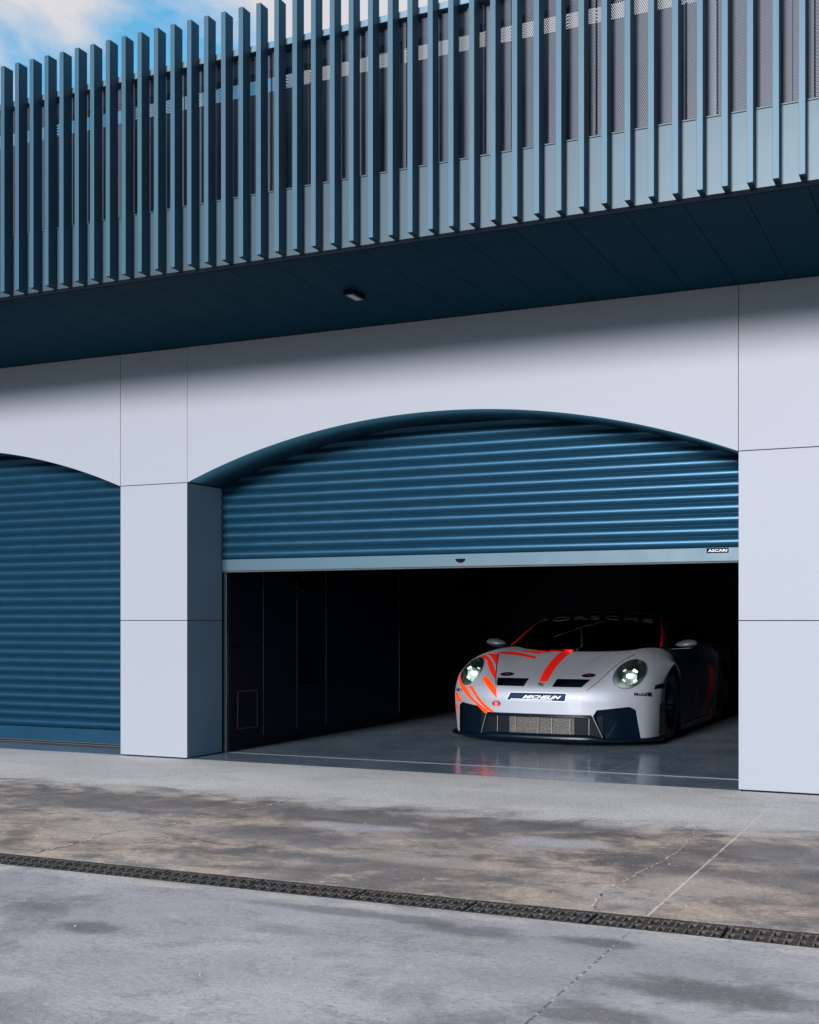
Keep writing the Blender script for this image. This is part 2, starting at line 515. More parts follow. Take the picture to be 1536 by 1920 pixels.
while xg < .2:
    o = bpy.data.objects.new('drain_grate', gm)
    col.objects.link(o)
    o.location = (xg, (DA + DB) / 2 + dy(xg), 0)
    o.rotation_euler = (0, 0, SL)
    tag(o, 'rusty slotted cast iron grate section lying in the drain across the concrete', 'drain grate', 'grate sections laid end to end along the drain')
    xg += .5046; k += 1

# ------------------------------------------------------------ building
YF, YS, YO = 8.35, 8.87, 6.57       # facade, shutter plane, overhang front
BAY, PW = 5.142, .681
PX = [-6.545 - BAY, -6.545, -6.545 + BAY, -6.545 + 2 * BAY]
ZT = 3.41
bld = empty('garage_building', (-3.6, 8.35, 0), 'pale panelled garage building with arched bays and a dark louvred upper storey', 'building')
def lb(o):                                # keep world coordinates under the building empty
    o.parent = bld
    o.matrix_parent_inverse = Matrix.Translation((3.6, -8.35, 0))
    return o
GAP = .005
for k, x in enumerate(PX):
    for (z0, z1) in ((.012, 1.1455), (1.1505, 2.2865), (2.2915, ZT - .004)):
        bm = bmesh.new()
        box(bm, x + .0005, x + PW - .0005, YF, YS - .002, z0, z1, .002)
        lb(bmo('pier_panel', bm, M['panel']))
    bm = bmesh.new()
    box(bm, x + .012, x + PW - .012, YF + .012, YS - .01, 0, ZT)
    lb(bmo('pier_core', bm, M['joint']))
# arched panels
AR = 6.0
def arch_z(x, xc, extra=0):
    d = x - xc
    half = (BAY - PW) / 2
    return 2.2885 + (math.sqrt(AR * AR - d * d) - math.sqrt(AR * AR - half * half))
for k in range(3):
    x0 = PX[k] + PW + GAP * .6; x1 = PX[k + 1] - GAP * .6
    xc = (x0 + x1) / 2
    n = 96
    bm = bmesh.new()
    lo_f, hi_f, lo_b, hi_b = [], [], [], []
    for i in range(n + 1):
        x = x0 + (x1 - x0) * i / n
        z = arch_z(min(max(x, x0), x1), xc)
        lo_f.append(bm.verts.new((x, YF, z))); hi_f.append(bm.verts.new((x, YF, ZT - .004)))
        lo_b.append(bm.verts.new((x, YS - .002, z))); hi_b.append(bm.verts.new((x, YS - .002, ZT - .004)))
    for i in range(n):
        bm.faces.new((lo_f[i], lo_f[i + 1], hi_f[i + 1], hi_f[i]))
        f = bm.faces.new((lo_b[i], lo_b[i + 1], lo_f[i + 1], lo_f[i])); f.smooth = True; f.material_index = 1
        bm.faces.new((hi_b[i], hi_b[i + 1], lo_b[i + 1], lo_b[i]))
    bm.faces.new((lo_f[0], hi_f[0], hi_b[0], lo_b[0])); bm.faces.new((lo_f[-1], lo_b[-1], hi_b[-1], hi_f[-1]))
    lb(bmo('arched_panel', bm, [M['panel'], M['archsoffit']]))

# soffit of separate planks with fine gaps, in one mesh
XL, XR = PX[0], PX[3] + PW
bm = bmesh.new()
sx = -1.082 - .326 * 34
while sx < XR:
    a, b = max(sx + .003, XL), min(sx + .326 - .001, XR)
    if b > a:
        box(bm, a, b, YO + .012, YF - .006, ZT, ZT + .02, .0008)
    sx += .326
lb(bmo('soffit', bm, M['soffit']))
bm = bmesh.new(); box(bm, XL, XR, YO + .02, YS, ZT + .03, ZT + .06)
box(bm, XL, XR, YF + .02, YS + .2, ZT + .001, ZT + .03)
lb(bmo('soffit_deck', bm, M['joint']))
bm = bmesh.new()
box(bm, XL, XR, YO - .004, YO + .010, ZT - .014, ZT + .012, .001)
lb(bmo('fascia_trim', bm, M['joint']))
# folded parapet sheet above the trim: joints and a slight lap at every second fin
bm = bmesh.new()
box(bm, XL, XR, YO, YO + .02, ZT + .014, 3.838, .002)
lb(bmo('parapet_sheet', bm, M['parapet']))
bm = bmesh.new()
box(bm, XL, XR, YO - .006, YO + .03, 3.839, 3.846)
lb(bmo('parapet_cap', bm, M['parapet']))
# perforated trapezoidal screen
bm = bmesh.new()
prof = []
x = XL
rnd = random.Random(5)
YP = YO + .045
while x < XR:
    w1, w2, s, dpt = .105, .050, .006, .022
    prof += [(x, YP), (x + w1, YP), (x + w1 + s, YP + dpt), (x + w1 + s + w2, YP + dpt)]
    x += w1 + w2 + 2 * s
lo = [bm.verts.new((px, py, 3.845)) for px, py in prof]
hi = [bm.verts.new((px, py, 4.745)) for px, py in prof]
for i in range(len(lo) - 1):
    bm.faces.new((lo[i], lo[i + 1], hi[i + 1], hi[i]))
lb(bmo('perforated_screen', bm, M['perf']))
bm = bmesh.new()
box(bm, XL, XR, YO + .001, YO + .11, 4.748, 4.788, .002)
lb(bmo('top_rail', bm, M['rail']))
# studs behind the screen
bm = bmesh.new()
bm.free()
sx = XL
while sx < XR:
    bm = bmesh.new()
    box(bm, sx, sx + .04, YP + .05, YP + .10, 3.84, 4.746)
    sx += 1.302
    lb(bmo('screen_stud', bm, M['rail']))
# plant space behind the screen
bm = bmesh.new()
box(bm, XL, XR, 7.5, 7.6, ZT + .06, 4.945)
lb(bmo('plant_room_wall', bm, M['dark']))
bm = bmesh.new()
box(bm, XL, XR, 7.5, 7.6, 5.095, 5.20)
lb(bmo('roof_beam', bm, M['dark']))
sx = XL + .3
while sx < XR:
    bm = bmesh.new()
    box(bm, sx, sx + .06, 7.52, 7.58, 4.945, 5.095)
    sx += 2.6
    lb(bmo('beam_post', bm, M['dark']))
bm = bmesh.new()
box(bm, XL, XR, 7.6, 16.3, 4.80, 4.9)
lb(bmo('roof_deck', bm, M['dark']))
for sx in (XL, XR - .1):
    bm = bmesh.new(); box(bm, sx, sx + .1, YO + .12, 7.5, ZT + .06, 4.74)
    lb(bmo('plant_room_side', bm, M['dark']))

# fins
bm = bmesh.new()
box(bm, 0, .033, 6.482, YO + .0004, 3.431, 4.999, .0012)
fin_me = bpy.data.meshes.new('louvre_fin'); bm.to_mesh(fin_me); bm.free(); fin_me.materials.append(M['steel'])
n0 = -26
for k in range(n0, n0 + 98):
    o = bpy.data.objects.new('louvre_fin', fin_me)
    col.objects.link(o)
    lb(o)
    o.rotation_euler = (0, 0, 0)
    o.location = (-6.112 + .12987 * k + random.uniform(-.0008, .0008), 0, random.uniform(-.002, .002))

# interior shells, one wall mesh each
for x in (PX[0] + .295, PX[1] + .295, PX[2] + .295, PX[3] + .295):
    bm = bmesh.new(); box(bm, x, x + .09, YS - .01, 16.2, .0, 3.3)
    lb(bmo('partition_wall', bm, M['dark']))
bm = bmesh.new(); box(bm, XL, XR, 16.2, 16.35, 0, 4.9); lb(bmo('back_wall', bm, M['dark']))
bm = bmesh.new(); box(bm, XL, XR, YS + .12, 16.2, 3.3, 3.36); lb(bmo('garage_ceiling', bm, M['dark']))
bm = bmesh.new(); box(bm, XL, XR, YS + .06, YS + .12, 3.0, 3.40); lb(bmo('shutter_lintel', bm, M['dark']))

# garage floor
gf = mesh('garage_floor', [(XL, YF + .02, .004), (XR, YF + .02, .004), (XR, 16.2, .004), (XL, 16.2, .004)], [(0, 1, 2, 3)], M['floor'])
tag(gf, 'polished dark grey floor inside the garages', kind='structure')
bm = bmesh.new()
for k in range(3):
    box(bm, PX[k] + PW, PX[k + 1], YS + .045, YS + .048, .0045, .0075)
th = bmo('threshold_strip', bm, painted('pale_strip', (.035, .04, .045), .5)); tag(th, 'thin pale line set in the garage floor below the shutters', kind='structure')

# shutters
def shutter(k, zb, label, bar=.112, barmat='shutterbar'):
    x0, x1 = PX[k] + PW + .004, PX[k + 1] - .004
    e = bpy.data.objects.new('roller_shutter', None)
    col.objects.link(e); e.location = ((x0 + x1) / 2, YS, zb)
    lb(e); e['label'] = label
    off = Vector(e.location)
    def ls(o):
        o.parent = e; o.matrix_parent_inverse = Matrix.Translation(-off) ; return o
    bm = bmesh.new()
    z = zb + bar
    pitch = .082
    rows = []
    while z < 2.98:
        for t in (0, .012, .04, .09, .16, .24, .32, .4, .48, .56, .64, .72, .8, .88, .94, .985):
            yy = .0005 if t == 0 else -.0195 * (1 - (2 * t - 1) ** 2) - .0012
            rows.append((yy, z + t * pitch))
        z += pitch
    A = [bm.verts.new((x0, YS + y, zz)) for y, zz in rows]
    B = [bm.verts.new((x1, YS + y, zz)) for y, zz in rows]
    for i in range(len(rows) - 1):
        f = bm.faces.new((A[i], B[i], B[i + 1], A[i + 1]))
        f.smooth = True
    ls(bmo('curtain', bm, M['shutter']))
    bm = bmesh.new()
    box(bm, x0, x1, YS - .016, YS + .016, zb + .012, zb + bar - .001, .003)
    ls(bmo('bottom_bar', bm, M[barmat]))
    bm = bmesh.new()
    box(bm, x0, x1, YS - .006, YS + .012, zb, zb + .012, .002)
    ls(bmo('rubber_seal', bm, M['rubber']))
    for xx in (x0 - .002, x1 - .028):
        bm = bmesh.new(); box(bm, xx, xx + .03, YS + .018, YS + .06, .004, 3.0, .002)
        ls(bmo('guide_rail', bm, M['frame']))
    return e, ls
# left and right shutters shut, centre one half raised
shutter(0, .022, 'closed blue roller shutter left of the pale pier', .135, 'shutter')
shutter(2, .022, 'closed blue roller shutter right of the open garage', .135, 'shutter')
e, ls = shutter(1, 1.562, 'half raised blue roller shutter above the race car')
bm = bmesh.new()
# lock: half-moon finger pull under a small hood
n = 16
cx0, zc0 = -3.631, 1.630
top = [bm.verts.new((cx0 + .044 * math.cos(math.pi + math.pi * i / n), YS - .018 - .018 * math.sin(math.pi * i / n), zc0 + .004)) for i in range(n + 1)]
bot = [bm.verts.new((cx0 + .042 * math.cos(math.pi + math.pi * i / n), YS - .017, zc0 - .028 * math.sin(math.pi * i / n))) for i in range(n + 1)]
for i in range(n):
    bm.faces.new((top[i], top[i + 1], bot[i + 1], bot[i]))
bm.faces.new(top)
ls(bmo('lock_pull', bm, M['black'], smooth=False))

def text_data(s, shear=0, spacing=1.0, offset=0, res=3):
    cu = bpy.data.curves.new('t', 'FONT')
    cu.body = s; cu.size = 1; cu.shear = shear; cu.space_character = spacing; cu.offset = offset; cu.resolution_u = res
    ob = bpy.data.objects.new('t', cu); col.objects.link(ob)
    dg = bpy.context.evaluated_depsgraph_get()
    me = bpy.data.meshes.new_from_object(ob.evaluated_get(dg))
    V = np.array([v.co[:2] for v in me.vertices]); F = [tuple(p.vertices) for p in me.polygons]
    bpy.data.objects.remove(ob); bpy.data.curves.remove(cu); bpy.data.meshes.remove(me)
    V = (V - V.min(0)) / (V.max(0) - V.min(0))
    return V, F
bm = bmesh.new()
box(bm, -1.712, -1.557, YS - .0185, YS - .0165, 1.634, 1.668)
V, F = text_data('ASCARI', offset=.02)
vs = [bm.verts.new((-1.702 + .135 * v[0], YS - .0192, 1.642 + .018 * v[1])) for v in V]
for f in F:
    try:
        q = bm.faces.new([vs[i] for i in f]); q.material_index = 1
    except ValueError: pass
pl = ls(bmo('name_plate', bm, [M['joint'], M['white']])); pl['label'] = 'small dark plate with white lettering'

# light fitting on the soffit
le = empty('soffit_light', (-3.84, 7.44, ZT), 'small black box light fixed to the dark soffit above the garages', 'ceiling light')
bm = bmesh.new(); box(bm, -.04, .04, -.09, .09, -.036, 0, .003)
bmo('housing', bm, M['black'], le)
bm = bmesh.new(); box(bm, -.022, .022, -.072, .072, -.039, -.0362, .001)
bmo('diffuser', bm, painted('frosted_lens', (.34, .35, .38), .4), le)

# ------------------------------------------------------------ cabinets along the left inner wall
XC = -5.83
def cabinet(y0, y1, kind, label):
    c = empty('storage_cabinet', (XC - .15, (y0 + y1) / 2, 0), label, 'cabinet', 'storage cabinets along the left wall of the open garage')
    ox, oy = XC - .15, (y0 + y1) / 2
    def B(name, *a, bev=.001, mat='cabinet'):
        bm = bmesh.new()
        x0, x1, ya, yb, z0, z1 = a
        box(bm, x0 - ox, x1 - ox, ya - oy, yb - oy, z0, z1, bev)
        return bmo(name, bm, M[mat], c)
    B('plinth', XC - .30, XC - .012, y0, y1, .004, .105, mat='black')
    if kind == 'niche':
        B('carcass', XC - .32, XC - .24, y0 + .001, y1 - .001, .106, 2.25)
        B('door', XC - .24, XC, y0 + .002, y1 - .002, .108, .50)
        B('worktop', XC - .24, XC + .004, y0 + .002, y1 - .002, .505, .53)
        B('door', XC - .24, XC, y0 + .002, y1 - .002, .80, 1.50)
        B('side_panel', XC - .24, XC, y1 - .02, y1 - .0025, .535, .795)
        for z in (1.56, 1.42):
            B('metal_bar', XC, XC + .03, y0 + .05, y0 + .12, z, z + .008, mat='edge')  # small metal bars on the front of the unit
    else:
        B('carcass', XC - .32, XC - .02, y0 + .001, y1 - .001, .106, 2.25)
        B('door', XC - .018, XC, y0 + .003, y1 - .003, .108, .915)
        B('door', XC - .018, XC, y0 + .003, y1 - .003, .925, 2.25)
    B('edge_trim', XC - .01, XC + .002, y1 - .0028, y1 + .0028, .108, 1.75, bev=0, mat='edge')
    if kind == 'hatch':
        ya, yb, z0, z1 = y0 + .12, y0 + .44, .19, .52
        bm = bmesh.new()
        for a in ((ya, ya + .004, z0, z1), (ya, yb, z0, z0 + .004), (ya, yb, z1, z1 + .004), (yb, yb + .004, z0, z1)):
            box(bm, XC - ox, XC + .0025 - ox, a[0] - oy, a[1] - oy, a[2], a[3])
        bmo('hatch_frame', bm, M['edge'], c)
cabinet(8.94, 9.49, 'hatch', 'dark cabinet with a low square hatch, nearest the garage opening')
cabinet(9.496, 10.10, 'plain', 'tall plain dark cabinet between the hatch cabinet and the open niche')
cabinet(10.107, 10.68, 'niche', 'dark cabinet unit with an open niche and small metal bars')
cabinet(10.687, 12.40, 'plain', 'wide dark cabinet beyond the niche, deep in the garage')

# ------------------------------------------------------------ race car
CX, CY = -3.56, 10.50
CAMC = Vector((-CX, -CY, CAM_H))          # the photograph's viewpoint in the car's own space
car = empty('race_car', (CX, CY, 0), 'silver white racing coupe with orange red stripes and lit headlights in the open garage', 'car')

paint = N('silver_paint_shaded_rear', (.20, .215, .24), .60, .42, .08)
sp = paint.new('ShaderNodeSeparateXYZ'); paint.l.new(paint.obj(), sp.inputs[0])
paint.set('Base Color', paint.mixc(paint.mapr(sp.outputs[1], 1.44, 1.50, 0, 1), (.20, .215, .24), (.012, .018, .028)))  # doors, tail and roof coloured near-black: shade put into the paint
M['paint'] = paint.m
M['silver'] = painted('silver_mirror_shell', (.045, .055, .07), .4, .1, .2)
M['stripe'] = painted('signal_orange_red', (.55, .008, .004), .4, 0, .2, var=.03, spec=.2)
M['gloss'] = painted('gloss_black', (.0008, .003, .0065), .3, 0, 0, spec=.12, rv=0)
M['shadedpillar'] = painted('shaded_pillar_red', (.20, .004, .006), .4, 0, .1, spec=.2)  # right pillar stripe, red darkened to stand in for shade
M['navy'] = painted('navy_plate', (.0015, .012, .035), .6, spec=.08)

A0 = (1.10, .34); AR0 = .385
def lip(phi, x=.98):
    return (x, A0[0] - AR0 * math.cos(R(phi)), A0[1] + AR0 * math.sin(R(phi)))
Q = []
def row(c, l): Q.append(list(c) + [l])
row([(0, .045, .115), (.22, .05, .115), (.42, .07, .115), (.56, .105, .115), (.70, .165, .115), (.83, .27, .115), (.915, .41, .115), (.955, .60, .115)], (.965, .785, .12))
row([(0, .02, .24), (.22, .025, .24), (.42, .045, .24), (.56, .08, .24), (.70, .14, .24), (.835, .25, .24), (.922, .39, .24), (.967, .58, .24)], lip(-15, .975))
row([(0, .005, .37), (.22, .01, .37), (.42, .03, .37), (.56, .065, .37), (.70, .125, .37), (.838, .235, .37), (.928, .38, .37), (.975, .57, .37)], lip(5))
row([(0, .0, .44), (.22, .005, .44), (.42, .025, .44), (.56, .06, .44), (.70, .122, .44), (.84, .232, .44), (.93, .38, .44), (.978, .58, .44)], lip(16))
row([(0, .012, .50), (.22, .017, .50), (.42, .038, .50), (.56, .076, .505), (.70, .138, .505), (.84, .248, .505), (.93, .395, .50), (.98, .60, .495)], lip(27))
row([(0, .045, .548), (.22, .05, .548), (.42, .073, .552), (.56, .112, .558), (.70, .175, .565), (.84, .28, .565), (.93, .43, .56), (.982, .64, .55)], lip(38))
row([(0, .12, .585), (.22, .125, .586), (.42, .15, .592), (.56, .19, .615), (.70, .245, .638), (.838, .345, .638), (.93, .49, .625), (.984, .70, .605)], lip(50))
row([(0, .26, .632), (.22, .265, .633), (.42, .29, .64), (.56, .325, .680), (.70, .365, .715), (.832, .45, .71), (.928, .58, .68), (.986, .79, .655)], lip(62))
row([(0, .46, .685), (.22, .465, .686), (.42, .485, .694), (.56, .51, .740), (.69, .545, .785), (.825, .61, .775), (.925, .72, .735), (.987, .92, .70)], lip(75))
row([(0, .72, .742), (.22, .72, .743), (.42, .73, .75), (.56, .75, .790), (.69, .78, .835), (.82, .83, .820), (.925, .91, .77), (.988, 1.06, .735)], lip(88))
row([(0, .98, .792), (.22, .98, .792), (.42, .99, .797), (.56, 1.0, .825), (.69, 1.02, .862), (.82, 1.06, .842), (.925, 1.12, .78), (.986, 1.20, .73)], lip(102))
row([(0, 1.2, .828), (.22, 1.2, .828), (.42, 1.21, .832), (.56, 1.23, .848), (.69, 1.25, .872), (.82, 1.28, .850), (.925, 1.31, .77), (.98, 1.35, .66)], lip(125, .975))
row([(0, 1.4, .855), (.22, 1.4, .855), (.42, 1.41, .857), (.56, 1.43, .866), (.69, 1.45, .878), (.82, 1.47, .855), (.922, 1.47, .75), (.965, 1.47, .55)], lip(155, .965))
row([(0, 1.6, .86), (.22, 1.6, .86), (.42, 1.6, .862), (.56, 1.6, .87), (.69, 1.6, .88), (.82, 1.6, .855), (.91, 1.6, .74), (.94, 1.58, .48)], (.955, 1.53, .12))
for y in (2.1, 2.8):
    row([(0, y, .86), (.22, y, .86), (.42, y, .862), (.56, y, .87), (.69, y, .88), (.82, y, .855), (.905, y, .74), (.925, y, .45)], (.95, y, .12))
row([(0, 3.1, .86), (.22, 3.1, .86), (.42, 3.1, .862), (.56, 3.1, .87), (.70, 3.1, .89), (.86, 3.1, .87), (.96, 3.1, .74), (.985, 3.12, .45)], (.985, 3.16, .12))
A1 = 3.56
for (y, zl) in ((3.22, .50), (3.34, .66), (3.56, .73), (3.78, .66), (3.90, .50)):
    row([(0, y, .84), (.22, y, .84), (.42, y, .845), (.56, y, .86), (.72, y, .895), (.89, y, .88), (.985, y, .80), (1.01, y, .75)], (1.005, y, zl))
row([(0, 4.1, .80), (.22, 4.1, .80), (.42, 4.1, .80), (.56, 4.1, .81), (.72, 4.1, .82), (.88, 4.1, .80), (.965, 4.1, .70), (.98, 4.08, .4)], (.97, 4.02, .14))
row([(0, 4.50, .66), (.22, 4.5, .66), (.42, 4.48, .66), (.56, 4.46, .66), (.70, 4.44, .66), (.82, 4.38, .62), (.90, 4.3, .5), (.92, 4.3, .35)], (.92, 4.28, .16))
row([(0, 4.58, .40), (.22, 4.58, .40), (.42, 4.56, .4), (.56, 4.54, .4), (.70, 4.5, .4), (.80, 4.44, .38), (.86, 4.4, .32), (.87, 4.38, .25)], (.87, 4.36, .17))
Q = np.array(Q, float)
Q[:, 5:, 0] *= np.array([1.01, 1.02, 1.025, 1.025])
Q[:7, 6, 1] -= .02; Q[:7, 7, 1] -= .03
Q[0, :, 2] -= .028

def cr_eval(P, t):
    """Catmull-Rom along axis 0 at params t"""
    n = len(P)
    i = np.clip(np.floor(t).astype(int), 0, n - 2)
    f = (t - i).reshape(-1, *([1] * (P.ndim - 1)))
    g = lambda k: P[np.clip(k, 0, n - 1)]
    p0, p1, p2, p3 = g(i - 1), g(i), g(i + 1), g(i + 2)
    p0 = np.where((i == 0).reshape(f.shape), 2 * p1 - p2, p0)
    p3 = np.where((i == n - 2).reshape(f.shape), 2 * p2 - p1, p3)
    return .5 * ((2 * p1) + (-p0 + p2) * f + (2 * p0 - 5 * p1 + 4 * p2 - p3) * f ** 2 + (-p0 + 3 * p1 - 3 * p2 + p3) * f ** 3)

def net_grid(Qn, us, vs):
    G = cr_eval(Qn, us)                       # rows
    return cr_eval(G.transpose(1, 0, 2), vs).transpose(1, 0, 2)

def mirror_net(Qn):
    L = Qn[:, :0:-1].copy(); L[:, :, 0] *= -1
    return np.concatenate([L, Qn], 1)

def grid_faces(nr, nc):
    return [(i * nc + j, i * nc + j + 1, (i + 1) * nc + j + 1, (i + 1) * nc + j) for i in range(nr - 1) for j in range(nc - 1)]

QB = mirror_net(Q)
us = np.linspace(0, len(QB) - 1, (len(QB) - 1) * 8 + 1)
vsr = np.linspace(0, QB.shape[1] - 1, (QB.shape[1] - 1) * 8 + 1)
GB = net_grid(QB, us, vsr)
nr, nc = GB.shape[:2]
BV = GB.reshape(-1, 3)
BF = grid_faces(nr, nc)

T = np.array([
    [(0, 1.20, .845), (.35, 1.235, .85), (.60, 1.35, .866), (.73, 1.50, .883), (.775, 1.60, .885), (.81, 1.70, .88)],
    [(0, 1.60, 1.055), (.33, 1.63, 1.05), (.555, 1.73, 1.04), (.675, 1.83, 1.025), (.72, 1.90, 1.015), (.79, 2.0, .88)],
    [(0, 1.98, 1.225), (.29, 2.0, 1.22), (.485, 2.06, 1.205), (.595, 2.13, 1.17), (.64, 2.18, 1.14), (.785, 2.28, .88)],
    [(0, 2.4, 1.262), (.28, 2.4, 1.257), (.48, 2.42, 1.238), (.60, 2.44, 1.195), (.645, 2.46, 1.16), (.785, 2.5, .88)],
    [(0, 3.0, 1.225), (.28, 3.0, 1.22), (.47, 3.0, 1.20), (.57, 3.0, 1.16), (.62, 3.0, 1.12), (.77, 3.05, .88)],
    [(0, 3.6, 1.06), (.28, 3.6, 1.055), (.44, 3.6, 1.04), (.53, 3.6, 1.01), (.58, 3.6, .98), (.68, 3.6, .86)],
    [(0, 4.2, .80), (.28, 4.2, .80), (.44, 4.2, .80), (.53, 4.2, .79), (.58, 4.2, .78), (.66, 4.2, .76)]])
T[:, :, 0] *= 1.075
QT = mirror_net(T)          # columns 0..10, centre 5
def top_patch(u0, u1, v0, v1, nu=24, nv=24):
    G = net_grid(QT, np.linspace(u0, u1, nu), np.linspace(v0, v1, nv))
    return G.reshape(-1, 3), grid_faces(nu, nv)
tV, tF = top_patch(0, 6, 0, 10, 60, 100)
BVH = BVHTree.FromPolygons([tuple(v) for v in BV] + [tuple(v) for v in tV], BF + [tuple(i + len(BV) for i in f) for f in tF])
BVHB = BVHTree.FromPolygons([tuple(v) for v in BV], BF)

def pix_ray(x, y):
    """ray through a point of the photograph, in car space"""
    s_, c_ = math.sin(YAW), math.cos(YAW)
    u = (x - 768) / FPX; v = (1163 - y) / FPX
    return Vector((-s_ + u * c_, c_ + u * s_, v)).normalized()

def clip_grid(V, F, step):
    """2-D mesh cut by grid lines so that it can follow a curved surface"""
    bm = bmesh.new()
    vs = [bm.verts.new((v[0], v[1], 0)) for v in V]
    for f in F:
        try: bm.faces.new([vs[i] for i in f])
        except ValueError: pass
    V = np.array(V)
    for ax in (0, 1):
        a, b = V[:, ax].min(), V[:, ax].max()
        k = math.floor(a / step) + 1
        while k * step < b:
            co = Vector((0, 0, 0)); co[ax] = k * step
            no = Vector((0, 0, 0)); no[ax] = 1
            bmesh.ops.bisect_plane(bm, geom=bm.verts[:] + bm.edges[:] + bm.faces[:], dist=1e-6, plane_co=co, plane_no=no)
            k += 1
    return bm

def decal(name, V, F, mat, off=.002, step=3.0, parent=None, label=None, bvh=None):
    """lays a flat outline, given where it shows in the photo, on the car's surface"""
    bm = clip_grid(V, F, step)
    for v in bm.verts:
        v.tag = False
        d = pix_ray(v.co.x, v.co.y)
        hit, nrm, idx, dist = (bvh or BVH).ray_cast(CAMC, d)
        if hit is None:
            v.tag = True; continue
        if nrm.dot(d) > 0: nrm = -nrm
        v.co = hit + nrm * off
        if abs(nrm.dot(d)) < .04: v.tag = True
    kill = [f for f in bm.faces if any(v.tag for v in f.verts) or f.calc_area() > .02]
    bmesh.ops.delete(bm, geom=kill, context='FACES')
    bmesh.ops.delete(bm, geom=[v for v in bm.verts if not v.link_faces], context='VERTS')
    if not bm.faces: bm.free(); return None
    o = bmo(name, bm, mat, parent or car, True)
    if label: o['label'] = label
    return o

def poly(pts, o=(0, 0), s=1.0):
    return [(o[0] + a / s, o[1] + b / s) for a, b in pts], [tuple(range(len(pts)))]

def curved(pts, n=6, o=(0, 0), s=1.0):
    """smooth closed outline through the points"""
    P_ = [Vector(p) for p in pts]; m = len(P_); out = []
    for i in range(m):
        p0, p1, p2, p3 = P_[i - 1], P_[i], P_[(i + 1) % m], P_[(i + 2) % m]
        for k in range(n):
            f = k / n
            q = .5 * ((2 * p1) + (-p0 + p2) * f + (2 * p0 - 5 * p1 + 4 * p2 - p3) * f * f + (-p0 + 3 * p1 - 3 * p2 + p3) * f ** 3)
            out.append((o[0] + q.x / s, o[1] + q.y / s))
    return out, [tuple(range(len(out)))]

def ribbon(a, b, n=8, o=(0, 0), s=1.0):
    """band between two smooth edges"""
    def sm(P_):
        P_ = np.array(P_, float); return cr_eval(P_, np.linspace(0, len(P_) - 1, (len(P_) - 1) * n + 1))
    A, B = sm(a), sm(b)
    m = min(len(A), len(B))
    A = np.array([A[int(i * (len(A) - 1) / (m - 1))] for i in range(m)]); B = np.array([B[int(i * (len(B) - 1) / (m - 1))] for i in range(m)])
    V = [tuple(np.array(o) + p / s) for p in np.concatenate([A, B])]
    return V, [(i, i + 1, m + i + 1, m + i) for i in range(m - 1)]

# ---- body shell with real openings cut in it
bmB = bmesh.new()
vv = [bmB.verts.new(tuple(v)) for v in BV]
for f in BF: bmB.faces.new([vv[i] for i in f])
CUTS = []
def cut(polyxz, ymax):
    """cuts a convex outline (front view, x and z) out of the shell"""
    n = len(polyxz)
    area = sum(polyxz[i][0] * polyxz[(i + 1) % n][1] - polyxz[(i + 1) % n][0] * polyxz[i][1] for i in range(n))
    if area < 0: polyxz = polyxz[::-1]
    xs = [p[0] for p in polyxz]; zs = [p[1] for p in polyxz]
    def near(f):
        c_ = f.calc_center_median()
        return c_.y < ymax and min(xs) - .06 < c_.x < max(xs) + .06 and min(zs) - .05 < c_.z < max(zs) + .05
    for i in range(n):
        a, b = polyxz[i], polyxz[(i + 1) % n]
        d = Vector((b[0] - a[0], 0, b[1] - a[1]))
        no = Vector((d.z, 0, -d.x)).normalized()
        fs = [f for f in bmB.faces if near(f)]
        geom = set(fs)
        for f in fs: geom.update(f.edges); geom.update(f.verts)
        bmesh.ops.bisect_plane(bmB, geom=list(geom), dist=1e-5, plane_co=Vector((a[0], 0, a[1])), plane_no=no)
    def inside(c_):
        for i in range(n):
            a, b = polyxz[i], polyxz[(i + 1) % n]
            if (b[0] - a[0]) * (c_.z - a[1]) - (b[1] - a[1]) * (c_.x - a[0]) < 0: return False
        return True
    kill = [f for f in bmB.faces if near(f) and inside(f.calc_center_median())]
    bmesh.ops.delete(bmB, geom=kill, context='FACES')

def front_hit(x, z):
    z = max(z, .092)
    h_, n_, i_, d_ = BVHB.ray_cast(Vector((x, -2, z)), Vector((0, 1, 0)))
    return h_.y if h_ is not None else .5

def liner(name, polyxz, depth, mat, drop=0., shrink=.9, label=None, cap=True):
    n = len(polyxz); ed = []
    for i in range(n):
        a, b = polyxz[i], polyxz[(i + 1) % n]
        for k in range(8): ed.append((a[0] + (b[0] - a[0]) * k / 8, a[1] + (b[1] - a[1]) * k / 8))
    cx_ = sum(p[0] for p in ed) / len(ed); cz_ = sum(p[1] for p in ed) / len(ed)
    bm = bmesh.new()
    F0 = [bm.verts.new((p[0], front_hit(*p) - .0005, p[1])) for p in ed]
    B0 = [bm.verts.new((cx_ + (p[0] - cx_) * shrink, front_hit(*p) + depth, cz_ + (p[1] - cz_) * shrink + drop)) for p in ed]
    m = len(ed)
    for i in range(m): bm.faces.new((F0[i], F0[(i + 1) % m], B0[(i + 1) % m], B0[i]))
    if cap:
        c_ = bm.verts.new((cx_, front_hit(cx_, cz_) + depth, cz_ + drop))
        for i in range(m): bm.faces.new((B0[i], B0[(i + 1) % m], c_))
    o = bmo(name, bm, mat, car)
    if label: o['label'] = label
    return o

